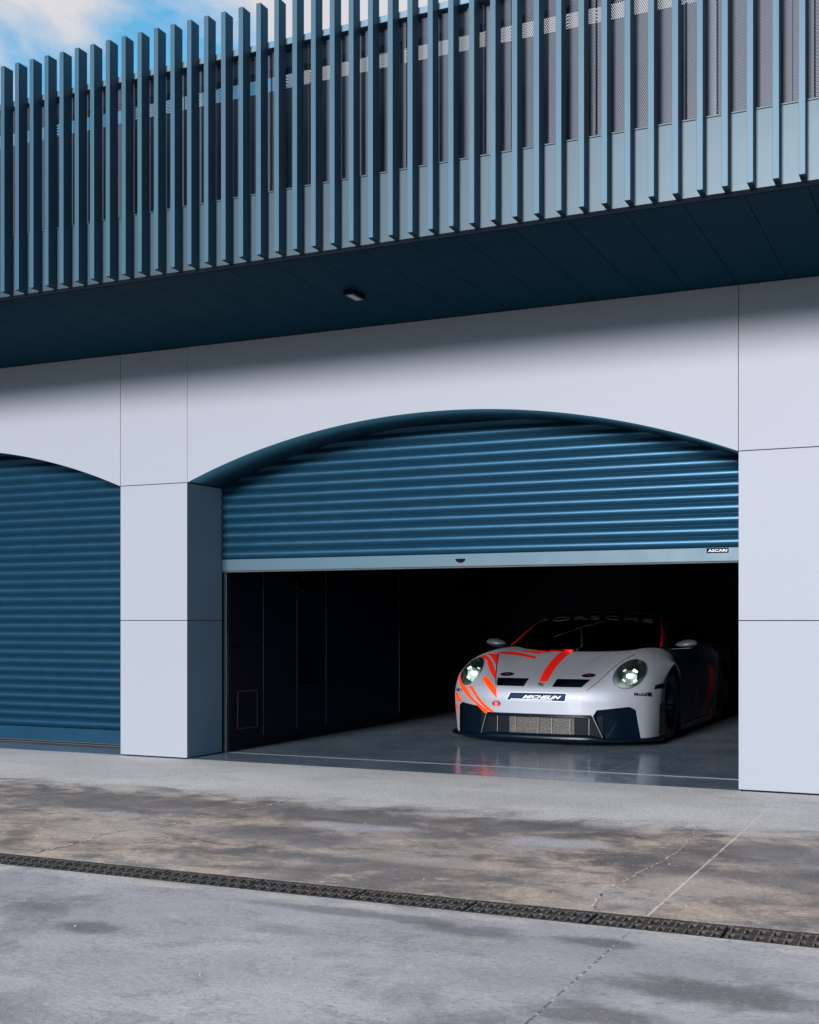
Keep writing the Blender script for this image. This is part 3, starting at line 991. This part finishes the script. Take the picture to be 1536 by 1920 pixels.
GR = [(-.60, .05), (.60, .05), (.507, .285), (.47, .298), (-.47, .298), (-.507, .285)]
INT = [(.603, .05), (.885, .05), (.852, .345), (.807, .374), (.545, .345), (.510, .289)]
DUCT = [(.135, .546), (.405, .546), (.45, .612), (.135, .612)]
HLC, HLR = (.772, .662), (.126, .127)
def mir(p): return [(-x, z) for x, z in p][::-1]
def circ(cx_, cz_, rx, rz, n=28): return [(cx_ + rx * math.cos(2 * math.pi * k / n), cz_ + rz * math.sin(2 * math.pi * k / n)) for k in range(n)]
for p in (GR, INT, mir(INT), DUCT, mir(DUCT)): cut(p, .95)
for sgn in (1, -1): cut(circ(sgn * HLC[0], HLC[1], *HLR), .95)
for e_ in bmB.edges:
    e_.smooth = True
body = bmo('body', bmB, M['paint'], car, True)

# openings
liner('air_intake', INT, .035, M['gloss'], shrink=.93)
liner('air_intake', mir(INT), .035, M['gloss'], shrink=.93)
for p in (DUCT, mir(DUCT)):
    liner('hood_duct', p, .10, M['navyduct'] if 'navyduct' in M else M['gloss'], drop=-.03, shrink=.92)
liner('grille_surround', GR, .07, M['black'], shrink=.97)

# woven grille in front of the radiator
g = N('grille_mesh_metal', (.004, .006, .009), .6, 0, 0, .1)
sp = g.new('ShaderNodeSeparateXYZ'); g.l.new(g.obj(), sp.inputs[0])
uu = g.math('DIVIDE', sp.outputs[0], .0105); vv_ = g.math('DIVIDE', sp.outputs[2], .0105)
a_ = g.math('FRACT', g.math('ADD', g.math('ADD', uu, vv_), 500.)); b_ = g.math('FRACT', g.math('ADD', g.math('SUBTRACT', uu, vv_), 500.))
hole = g.math('MULTIPLY', g.math('GREATER_THAN', a_, .34), g.math('GREATER_THAN', b_, .34))
tr = g.new('ShaderNodeBsdfTransparent'); mx = g.new('ShaderNodeMixShader')
g.l.new(hole, mx.inputs[0]); g.l.new(g.b.outputs[0], mx.inputs[1]); g.l.new(tr.outputs[0], mx.inputs[2]); g.l.new(mx.outputs[0], g.out.inputs['Surface'])
M['mesh'] = g.m
g = N('radiator_core', (.3, .28, .25), .6, .2)
p_ = g.obj()
w1 = g.noise(p_, 60, 3, .6, sc=(1, 1, 5))
g.set('Base Color', g.mixc(g.mapr(w1, .35, .65), (.07, .063, .053), (.34, .30, .255)))
M['radiator'] = g.m
def front_sheet(name, x0, x1, zs, depth, mat, n=40):
    bm = bmesh.new()
    xs = [x0 + (x1 - x0) * i / n for i in range(n + 1)]
    rws = [[bm.verts.new((x, front_hit(x, .2) + depth, z)) for x in xs] for z in zs]
    for A_, B_ in zip(rws, rws[1:]):
        for i in range(n): bm.faces.new((A_[i], A_[i + 1], B_[i + 1], B_[i]))
    return bmo(name, bm, mat, car)
front_sheet('grille', -.585, .585, (.09, .30), .022, M['mesh'])
front_sheet('radiator', -.29, .33, (.10, .285), .045, M['radiator'])
bm = bmesh.new()
for x in (-.40, -.22, .0, .13, .30, .47):
    yy = front_hit(x, .2)
    box(bm, x - .0015, x + .0015, yy + .012, yy + .021, .095, .29)
bmo('grille_bar', bm, M['trimgrey'] if 'trimgrey' in M else M['edge'], car)

# dark trim along the top of the grille
bm = bmesh.new()
xs_ = [-.50 + 1.0 * i / 40 for i in range(41)]
ra = [[bm.verts.new((x, front_hit(x, zz) - .004, zz)) for x in xs_] for zz in (.272, .300)]
for i in range(40): bm.faces.new((ra[0][i], ra[0][i + 1], ra[1][i + 1], ra[1][i]))
bmo('grille_trim', bm, M['gloss'], car, True)
# splitter
bm = bmesh.new()
us_ = np.linspace(9, 16.6, 60)
def front_curve(z_row, ts): return cr_eval(QB[z_row], ts)
fc = front_curve(0, np.linspace(1, QB.shape[1] - 2, 90))
prof = [(-.012, .088), (.045, .086), (.055, .076), (.050, .060), (.0, .052), (-.10, .052)]
rings = []
for i, p in enumerate(fc):
    t_ = fc[min(i + 1, len(fc) - 1)] - fc[max(i - 1, 0)]
    nx, ny = t_[1], -t_[0]
    l_ = math.hypot(nx, ny); nx, ny = nx / l_, ny / l_
    if ny > 0 and abs(p[0]) < .5: nx, ny = -nx, -ny
    kz = .012 * min(1, max(0, (.62 - abs(p[0])) / .15))
    rings.append([bm.verts.new((p[0] + nx * a, p[1] + ny * a, z + (2.6 * kz if z > .08 else (kz if z > .07 else -kz * .5)))) for a, z in prof])
for A_, B_ in zip(rings, rings[1:]):
    for k in range(len(prof) - 1): bm.faces.new((A_[k], B_[k], B_[k + 1], A_[k + 1]))
bmo('front_splitter', bm, M['gloss'], car, True)
bm = bmesh.new()
box(bm, -.80, .80, .40, 4.3, .075, .12); box(bm, -.62, .62, .16, .41, .075, .10)
box(bm, -.70, .70, .5, 1.7, .12, .55)
bmo('underbody', bm, M['black'], car)
bm = bmesh.new()
for sgn in (1, -1):
    box(bm, sgn * .93 - .04, sgn * .93 + .055, 1.53, 3.14, .06, .125, .008)
bmo('side_skirt', bm, M['gloss'], car)

# arch liners
for sgn in (1, -1):
    for (ay, rr) in ((A0[0], AR0 - .004), (A1, .392)):
        bm = bmesh.new()
        n = 36
        pr = []
        for k in range(n + 1):
            ph = R(-35 + 250 * k / n)
            c_, s_ = -math.cos(ph), math.sin(ph)
            pr.append([bm.verts.new((sgn * x, ay + c_ * r_, .34 + s_ * r_)) for x, r_ in ((1.0 if ay < 2 else 1.01, rr + .004), (.97, rr - .006), (.62, rr))])
        for a, b in zip(pr, pr[1:]):
            for k in range(2): bm.faces.new((a[k], b[k], b[k + 1], a[k + 1]))
        bmo('arch_liner', bm, M['black'], car, True)

# wheels
def lathe(bm, prof, n=64, mi=0):
    rg = []
    for k in range(n):
        a = 2 * math.pi * k / n
        rg.append([bm.verts.new((x, r * math.cos(a), r * math.sin(a))) for x, r in prof])
    for k in range(n):
        A_, B_ = rg[k], rg[(k + 1) % n]
        for j in range(len(prof) - 1):
            f = bm.faces.new((A_[j], A_[j + 1], B_[j + 1], B_[j])); f.material_index = mi; f.smooth = True
bm = bmesh.new()
lathe(bm, [(-.14, .24), (-.15, .27), (-.148, .315), (-.13, .338), (-.09, .345), (.09, .345), (.128, .338), (.147, .315), (.15, .275), (.143, .243), (.135, .236)])
lathe(bm, [(.1478, .312), (.1485, .306)], 64)
tyre_me = bpy.data.meshes.new('tyre'); bm.to_mesh(tyre_me); bm.free(); tyre_me.materials.append(M['rubber'])
bm = bmesh.new()
lathe(bm, [(.136, .240), (.142, .236), (.130, .225), (.02, .215), (-.13, .225)])
lathe(bm, [(.095, .0), (.10, .03), (.09, .045), (.06, .06)], 24)
for k in range(10):
    a = 2 * math.pi * k / 10 + (.10 if k % 2 else -.10)
    d = Vector((0, math.cos(a), math.sin(a)))
    tube(bm, [Vector((.075, 0, 0)) + d * .04, Vector((.085, 0, 0)) + d * .12, Vector((.118, 0, 0)) + d * .228], [.016, .011, .012], 6)
rim_me = bpy.data.meshes.new('rim'); bm.to_mesh(rim_me); bm.free(); rim_me.materials.append(M['rim'])
bm = bmesh.new(); lathe(bm, [(.03, .05), (.045, .05), (.045, .185), (.03, .185)], 48)
disc_me = bpy.data.meshes.new('brake_disc'); bm.to_mesh(disc_me); bm.free(); disc_me.materials.append(M['edge'])
for ay in (A0[0], A1):
    for sgn in (1, -1):
        w = bpy.data.objects.new('wheel', None); col.objects.link(w); w.parent = car
        w.location = (sgn * .83, ay, .345); w.scale = (sgn, 1, 1)
        if sgn < 0: w.scale = (1, 1, 1); w.rotation_euler = (0, 0, math.pi)
        for nm, me in (('tyre', tyre_me), ('rim', rim_me), ('brake_disc', disc_me)):
            q = bpy.data.objects.new(nm, me); col.objects.link(q); q.parent = w

# greenhouse
def patch(name, u0, u1, v0, v1, mat, nu=24, nv=24, label=None):
    V_, F_ = top_patch(u0, u1, v0, v1, nu, nv)
    o = mesh(name, V_, F_, mat, car, True)
    if label: o['label'] = label
    return o
g = N('tinted_glass', (.02, .02, .02), .03)
g.n.remove(g.b)
tr = g.new('ShaderNodeBsdfTransparent'); tr.inputs[0].default_value = (.42, .50, .52, 1)
gl = g.new('ShaderNodeBsdfGlossy'); gl.inputs['Roughness'].default_value = .03
fr = g.new('ShaderNodeFresnel'); fr.inputs[0].default_value = 1.45
mx = g.new('ShaderNodeMixShader')
g.l.new(fr.outputs[0], mx.inputs[0]); g.l.new(tr.outputs[0], mx.inputs[1]); g.l.new(gl.outputs[0], mx.inputs[2]); g.l.new(mx.outputs[0], g.out.inputs['Surface'])
M['glass'] = g.m
patch('windscreen', 0, 2, 2.06, 7.94, M['glass'], 30, 60)
patch('windscreen_banner', 1.78, 1.99, 2.1, 7.9, M['black'], 6, 50)
patch('windscreen_pillar', 0, 2, 1.0, 1.72, M['black'], 30, 8)
patch('windscreen_pillar', 0, 2, 1.72, 2.06, M['stripe'], 30, 6)
patch('windscreen_pillar', 0, 2, 8.12, 9.0, M['black'], 30, 8)
patch('windscreen_pillar', 0, 2, 7.94, 8.12, M['shadedpillar'], 30, 6)
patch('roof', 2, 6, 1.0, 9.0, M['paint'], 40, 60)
patch('roof_edge_stripe', 1.985, 2.35, 1.0, 9.0, M['stripe'], 4, 60).location = (0, 0, .0015)
patch('side_window', 0.12, 5, 0, 1.0, M['glass'], 40, 8)
patch('side_window', 0.12, 5, 9.0, 10, M['glass'], 40, 8)
bm = bmesh.new()
for sgn in (1, -1):
    tube(bm, [(sgn * .70, 1.62, .70), (sgn * .62, 1.95, 1.02), (sgn * .54, 2.2, 1.13), (sgn * .54, 2.9, 1.15), (sgn * .60, 3.1, .7)], .021, 8)
tube(bm, [(-.54, 2.2, 1.13), (.54, 2.2, 1.13)], .021); tube(bm, [(-.54, 2.9, 1.15), (.54, 2.9, 1.15)], .021)
tube(bm, [(-.54, 2.9, 1.13), (.50, 3.0, .5)], .019); tube(bm, [(.54, 2.9, 1.13), (-.50, 3.0, .5)], .019)
bmo('roll_cage', bm, painted('cage_paint', (.10, .11, .12), .4), car)
bm = bmesh.new()
box(bm, -.68, .68, 1.45, 1.75, .70, .845, .03); box(bm, .17, .53, 2.55, 2.72, .35, 1.0, .06); box(bm, .23, .47, 2.60, 2.72, .98, 1.10, .04); box(bm, -.75, .75, 1.5, 4.0, .2, .3)
bmo('cabin_interior', bm, M['dark'], car)
bm = bmesh.new()
n = 24; ring = [Vector((.35 + .15 * math.cos(2 * math.pi * k / n), 1.98 - .04 * math.sin(2 * math.pi * k / n), .83 + .13 * math.sin(2 * math.pi * k / n))) for k in range(n + 1)]
tube(bm, ring, .014, 6); tube(bm, [(.21, 1.98, .83), (.49, 1.98, .83)], .018, 6); tube(bm, [(.35, 1.98, .83), (.35, 1.7, .76)], .02, 6)
bmo('steering_wheel', bm, M['rubber'], car)
bm = bmesh.new()
box(bm, -.09, .09, 1.90, 1.915, 1.08, 1.13, .006); bmo('interior_mirror', bm, M['black'], car)

def on_car(x, y, off=.0):
    h_, n_, i_, d_ = BVH.ray_cast(CAMC, pix_ray(x, y))
    if h_ is None: return None
    if n_.dot(pix_ray(x, y)) > 0: n_ = -n_
    return h_ + n_ * off
bm = bmesh.new()
tube(bm, [(.02, 1.19, .855), (.05, 1.26, .89), (-.06, 1.62, 1.085)], [.012, .009, .006], 8)
tube(bm, [(-.30, 1.45, .98), (-.06, 1.625, 1.08), (.16, 1.77, 1.145)], .006, 6)
bmo('wiper', bm, M['frame'], car)

# door mirrors
for sgn in (1, -1):
    bm = bmesh.new()
    r_ = bmesh.ops.create_uvsphere(bm, u_segments=24, v_segments=14, radius=1)
    for v in r_['verts']:
        x, y, z = v.co
        zz = z if z > 0 else z * .75
        k = 1 - .25 * max(0, -x * sgn)
        v.co = Vector((sgn * 1.01 + x * .112, 1.66 + y * (.075 if y < 0 else .04) * (1 - .15 * z), .912 + zz * .046 * k + .010 * x * sgn))
    for f in bm.faces: f.smooth = True
    m_ = bmo('door_mirror', bm, M['silver'], car, True)
    bm = bmesh.new()
    tube(bm, [(sgn * .80, 1.66, .855), (sgn * .90, 1.655, .862), (sgn * 1.05, 1.655, .872), (sgn * 1.10, 1.66, .885)], [.016, .010, .009, .006], 8)
    bmo('mirror_stalk', bm, M['gloss'], car, True)

# headlights
g = N('headlight_bowl', (.07, .09, .088), .4, .5)
M['bowl'] = g.m
g = N('headlight_lamp', (1, 1, 1), .3)
g.b.inputs['Emission Color'].default_value = (1.0, 1.0, .93, 1); g.b.inputs['Emission Strength'].default_value = 11
M['lamp'] = g.m
g = N('headlight_daylight_bar', (1, 1, 1), .3)
g.b.inputs['Emission Color'].default_value = (.93, 1.0, .93, 1); g.b.inputs['Emission Strength'].default_value = .5
M['drl'] = g.m
g = N('headlight_glass', (.9, .9, .9), .02)
g.n.remove(g.b)
tr = g.new('ShaderNodeBsdfTransparent'); tr.inputs[0].default_value = (.86, .93, .90, 1)
gl = g.new('ShaderNodeBsdfGlossy'); gl.inputs['Roughness'].default_value = .02
fr = g.new('ShaderNodeFresnel'); fr.inputs[0].default_value = 1.4
mx = g.new('ShaderNodeMixShader')
g.l.new(fr.outputs[0], mx.inputs[0]); g.l.new(tr.outputs[0], mx.inputs[1]); g.l.new(gl.outputs[0], mx.inputs[2]); g.l.new(mx.outputs[0], g.out.inputs['Surface'])
M['hlglass'] = g.m
for sgn in (1, -1):
    hl = bpy.data.objects.new('headlight', None); col.objects.link(hl); hl.parent = car
    outline = circ(sgn * HLC[0], HLC[1], HLR[0], HLR[1], 48)
    rim3 = [Vector((x, front_hit(x, z), z)) for x, z in outline]
    cen = sum(rim3, Vector()) / len(rim3)
    nrm = Vector((0, 0, 0))
    for a, b in zip(rim3, rim3[1:] + rim3[:1]): nrm += (a - cen).cross(b - cen)
    nrm.normalize()
    if nrm.y > 0: nrm = -nrm
    # ring
    bm = bmesh.new(); tube(bm, [p + nrm * .001 for p in rim3 + rim3[:1]], .0042, 8)
    bmo('trim_ring', bm, M['silver'], hl, True)
    # bowl
    bm = bmesh.new()
    rings = []
    for k in range(9):
        t_ = k / 8
        rr = math.cos(t_ * math.pi / 2) ** .8 if k < 8 else .02
        rings.append([bm.verts.new(cen + (p - cen) * rr * .985 - nrm * (.005 + .085 * math.sin(t_ * math.pi / 2))) for p in rim3])
    m = len(rim3)
    for A_, B_ in zip(rings, rings[1:]):
        for i in range(m): bm.faces.new((A_[i], A_[(i + 1) % m], B_[(i + 1) % m], B_[i]))
    bmo('reflector', bm, M['bowl'], hl, True)
    # glass dome
    bm = bmesh.new(); rings = []
    for k in range(7):
        t_ = k / 6
        rings.append([bm.verts.new(cen + (p - cen) * (1 - t_ if k < 6 else .01) + nrm * (.002 + .016 * math.sin(t_ * math.pi / 2))) for p in rim3])
    for A_, B_ in zip(rings, rings[1:]):
        for i in range(m): bm.faces.new((A_[i], A_[(i + 1) % m], B_[(i + 1) % m], B_[i]))
    bmo('lens', bm, M['hlglass'], hl, True)
    # inner lamp: main projector with four daylight bars in a frame
    fw = Vector((0, -1, .12)).normalized()
    rt = Vector((1, 0, 0)); up = rt.cross(fw) * -1
    up = Vector((0, .12, 1)).normalized()
    c0 = cen - nrm * .030
    def plate(bm, cx_, cz_, w_, h_, th, rot=0, cham=.0):
        pts_ = [(-w_, -h_ + cham), (-w_ + cham, -h_), (w_ - cham, -h_), (w_, -h_ + cham), (w_, h_ - cham), (w_ - cham, h_), (-w_ + cham, h_), (-w_, h_ - cham)] if cham else [(-w_, -h_), (w_, -h_), (w_, h_), (-w_, h_)]
        cr_, sr_ = math.cos(rot), math.sin(rot)
        fr_ = []; bk_ = []
        for (a, b) in pts_:
            a, b = a * cr_ - b * sr_ + cx_, a * sr_ + b * cr_ + cz_
            fr_.append(bm.verts.new(c0 + rt * a + up * b + fw * th)); bk_.append(bm.verts.new(c0 + rt * a + up * b - fw * .02))
        bm.faces.new(fr_)
        for i in range(len(fr_)): bm.faces.new((fr_[i], bk_[i], bk_[(i + 1) % len(fr_)], fr_[(i + 1) % len(fr_)]))
    bm = bmesh.new(); plate(bm, 0, .002, .023, .015, .016, cham=.008)
    bmo('lamp', bm, M['lamp'], hl)
    bm = bmesh.new()
    for (a, b, ro) in ((-.048, .052, .6), (.048, .050, -.6), (-.052, -.038, -.7), (.050, -.040, .6)):
        plate(bm, a, b, .015, .0055, .014, ro, .003)
    bmo('daylight_lamps', bm, M['drl'], hl)
    bm = bmesh.new()
    for (a, b, ro) in ((-.048, .048, .6), (.048, .046, -.6), (-.052, -.042, -.7), (.050, -.044, .6)):
        plate(bm, a, b, .023, .016, .006, ro, .005)
    plate(bm, 0, -.002, .066, .056, .002, cham=.032)
    plate(bm, 0, -.062, .03, .018, .004, cham=.008)
    bmo('lamp_housing', bm, M['hlframe'], hl)

# ---- livery and lettering
Z1 = ((840, 1200), 6.982)      # enlargement of the left fender
Z3 = ((900, 1130), 3.135)
Z0 = ((820, 1120), 2.648)
M['shadedred'] = painted('shaded_stripe_red', (.20, .004, .006), .4, 0, .1, spec=.2)  # stripe red with the shade of the flank put into the colour
M['orange'] = painted('signal_orange', (.78, .040, .003), .4, 0, .2, var=.03, spec=.2)
def st(a, b, Z=Z1):
    low = Z is Z1 and max(p[1] for p in a) > 600
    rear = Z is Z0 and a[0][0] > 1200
    decal('stripe', *ribbon(a, b, o=Z[0], s=Z[1]), M['orange' if low else ('shadedred' if rear else 'stripe')], step=2.5, bvh=BVH)
st([(505, 178), (560, 215), (600, 270), (634, 345)], [(672, 182), (662, 230), (648, 285), (636, 342)])
st([(420, 205), (500, 262), (528, 335), (560, 425), (628, 530)], [(500, 200), (560, 262), (600, 355), (625, 420), (632, 455)])
st([(452, 512), (500, 590), (570, 680), (640, 768)], [(492, 468), (545, 520), (600, 585), (636, 645)])
st([(140, 485), (148, 560), (200, 665), (290, 770), (380, 850), (480, 955)], [(168, 480), (190, 560), (245, 625), (320, 750), (430, 850), (560, 957)])
st([(268, 603), (330, 690), (430, 830), (565, 955)], [(322, 600), (370, 690), (480, 830), (637, 960)])
st([(98, 690), (112, 750), (148, 815)], [(130, 680), (150, 745), (200, 805)])
st([(68, 790), (88, 855), (136, 915)], [(88, 770), (105, 830), (136, 850)])
st([(62, 875), (90, 925), (128, 965)], [(68, 850), (98, 910), (130, 945)])
st([(60, 940), (90, 985), (125, 1020)], [(60, 925), (92, 972), (127, 1005)])
st([(160, 395), (140, 440), (138, 485)], [(190, 385), (172, 440), (165, 490)])
st([(505, 418), (540, 352), (590, 292), (632, 262)], [(544, 420), (585, 352), (635, 297), (682, 260)], Z0)
st([(112, 300), (180, 305), (230, 312), (300, 325), (320, 332)], [(120, 288), (190, 290), (245, 298), (318, 314), (332, 322)], Z3)
st([(240, 284), (290, 292), (350, 304)], [(262, 279), (310, 284), (372, 294)], Z3)
st([(330, 284), (400, 293), (460, 287), (520, 280)], [(335, 277), (400, 280), (460, 277), (540, 275)], Z3)
# flank stripes on the rear wing
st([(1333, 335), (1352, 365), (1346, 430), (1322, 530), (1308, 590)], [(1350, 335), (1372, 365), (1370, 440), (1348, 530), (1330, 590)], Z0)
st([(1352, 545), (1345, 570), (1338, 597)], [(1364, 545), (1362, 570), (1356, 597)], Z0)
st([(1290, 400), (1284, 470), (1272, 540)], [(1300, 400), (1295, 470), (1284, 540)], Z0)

# panel gaps
def seam(pts, w=.55, Z=Z0, mat=None):
    P_ = np.array(pts, float)
    P_ = cr_eval(P_, np.linspace(0, len(P_) - 1, (len(P_) - 1) * 6 + 1)) / Z[1] + np.array(Z[0])
    a = []; b = []
    for i in range(len(P_)):
        t_ = P_[min(i + 1, len(P_) - 1)] - P_[max(i - 1, 0)]; t_ /= np.linalg.norm(t_)
        nn = np.array((-t_[1], t_[0])); a.append(P_[i] + nn * w); b.append(P_[i] - nn * w)
    m = len(a)
    decal('panel_gap', a + b, [(i, i + 1, m + i + 1, m + i) for i in range(m - 1)], mat or M['joint'], off=.0026, step=3)
seam([(303, 275), (295, 340), (291, 400), (292, 450)])
seam([(292, 449), (400, 457), (510, 465), (640, 468), (740, 466)], .4, mat=M['gapgrey'])
seam([(740, 466), (800, 420), (860, 365), (930, 310), (985, 283)], .45)
seam([(740, 466), (900, 464), (1010, 459), (1080, 458)], .35, mat=M['gapgrey'])
seam([(870, 265), (800, 300), (740, 335)], .5, mat=M['gapgrey'])
# black vent behind the right headlamp and small hood pins
decal('fender_vent', *poly([(775, 430), (782, 398), (820, 384), (880, 376), (880, 418)], (1060, 1200), 4.655), M['gloss'], off=.003)
decal('hood_pin', *curved([(-1, 0), (-.3, -1), (1, -.8), (1, .6), (0, 1)], 6, (951, 1264), 1 / 12.), M['gloss'], off=.003) if False else None
for (cx_, cy_) in ((951, 1264.3), (1104, 1267)):
    decal('hood_pin', *poly([(cx_ + 13 * math.cos(a), cy_ + 3.6 * math.sin(a) - .6 * math.cos(a)) for a in [2 * math.pi * k / 20 for k in range(20)]]), M['gloss'], off=.003)
    decal('hood_pin_mark', *poly([(cx_ + 4.5 * math.cos(a), cy_ + 1.1 * math.sin(a)) for a in [2 * math.pi * k / 12 for k in range(12)]]), M['maroon'], off=.0045)
decal('bumper_side_vent', *poly([(1104, 535), (1112, 524), (1132, 520), (1132, 702), (1100, 698)], *Z0), M['gloss'], off=.003)
# towing eye cover
decal('tow_mark', *poly([(931.0 + 8 * math.cos(a), 1319 + 5.8 * math.sin(a)) for a in [2 * math.pi * k / 20 for k in range(20)]]), M['maroon'], off=.003)
decal('tow_arrow', *poly([(615, 805), (652, 805), (664, 868), (608, 868)], *Z1), M['pinkred'], off=.0045)
# corner decal on the bumper
decal('number_plate_panel', *poly([(956.5, 1297.5), (1063, 1299.8), (1060.8, 1316.2), (949.5, 1312.4)]), M['white'], off=.003)
decal('number_plate_field', *poly([(957.8, 1298.6), (1061.6, 1300.9), (1059.4, 1314.9), (951.0, 1311.6)]), M['navy'], off=.0042)
def quad_text(s, TL, TR, BR, BL, mat, name='lettering', bow=0, shear=0, spacing=1, offset=0, off=.0055, step=2.5, outline=0):
    V_, F_ = text_data(s, shear, spacing, offset, 4)
    def mp_(v):
        a, b = v
        top = np.array(TL) * (1 - a) + np.array(TR) * a; bo = np.array(BL) * (1 - a) + np.array(BR) * a
        p = bo * (1 - b) + top * b
        p[1] -= bow * (1 - (2 * a - 1) ** 2)
        return p
    if outline:
        cnt = {}
        for f in F_:
            for i in range(len(f)):
                e_ = (f[i], f[(i + 1) % len(f)]); k = tuple(sorted(e_)); cnt[k] = cnt.get(k, 0) + 1
        W_ = [mp_(v) for v in V_]; NV = []; NF = []
        for (i, j), c_ in cnt.items():
            if c_ != 1: continue
            a, b = W_[i], W_[j]; t_ = b - a; l_ = np.linalg.norm(t_)
            if l_ < 1e-4: continue
            nn = np.array((-t_[1], t_[0])) / l_ * outline
            k = len(NV); NV += [a + nn, b + nn, b - nn, a - nn]; NF.append((k, k + 1, k + 2, k + 3))
        return decal(name, NV, NF, mat, off=off, step=step)
    return decal(name, [mp_(v) for v in V_], F_, mat, off=off, step=step)
quad_text('MICHELIN', (982.8, 1303.4), (1053.1, 1304.9), (1049.9, 1311.2), (979.6, 1309.4), M['white'], shear=.3, offset=.035)
decal('underline', *poly([(958, 1309.6), (1035.7, 1311.9), (1035.5, 1313.3), (957.8, 1311.2)]), M['white'], off=.0055)
quad_text('Mobil', (1188.0, 1298.8), (1212.5, 1298.6), (1212.8, 1305.6), (1190.0, 1305.2), M['black'], offset=.02)
quad_text('1', (1215, 1298.4), (1220.5, 1298.3), (1221.2, 1306), (1216.5, 1306), M['black'], offset=.05)
decal('lettering', *poly([(1213.2, 1298.6), (1215.2, 1298.6), (1216.4, 1305.8), (1214.4, 1305.8)]), M['black'], off=.0055)
quad_text('bil 1', (857.0, 1289.5), (867.0, 1291), (865.5, 1297), (857.5, 1295.5), M['black'], offset=.02)
quad_text('PORSCHE', (1009, 1161.5), (1226, 1161.5), (1223, 1168.5), (1012, 1168.5), M['dimletter'], bow=6.0, outline=.30, spacing=1.2, off=.004)
# shield crest on the nose
sh = [(-1, .75), (-1, -.2), (-.6, -.75), (0, -1), (.6, -.75), (1, -.2), (1, .75), (0, .95)]
decal('shield_badge', *poly([(1014.8 + a * 5.6, 1284 - b * 4.0) for a, b in sh]), M['crestgold'], off=.003, step=2)
decal('badge_field', *poly([(1014.8 - 4.6, 1281.3), (1014.8, 1281.0), (1014.8, 1284), (1014.8 - 4.6, 1284)]), M['crestdark'], off=.0042, step=2)
decal('badge_field', *poly([(1014.8, 1284), (1014.8 + 4.6, 1284), (1014.8 + 2.6, 1286.6), (1014.8, 1287.2)]), M['crestdark'], off=.0042, step=2)
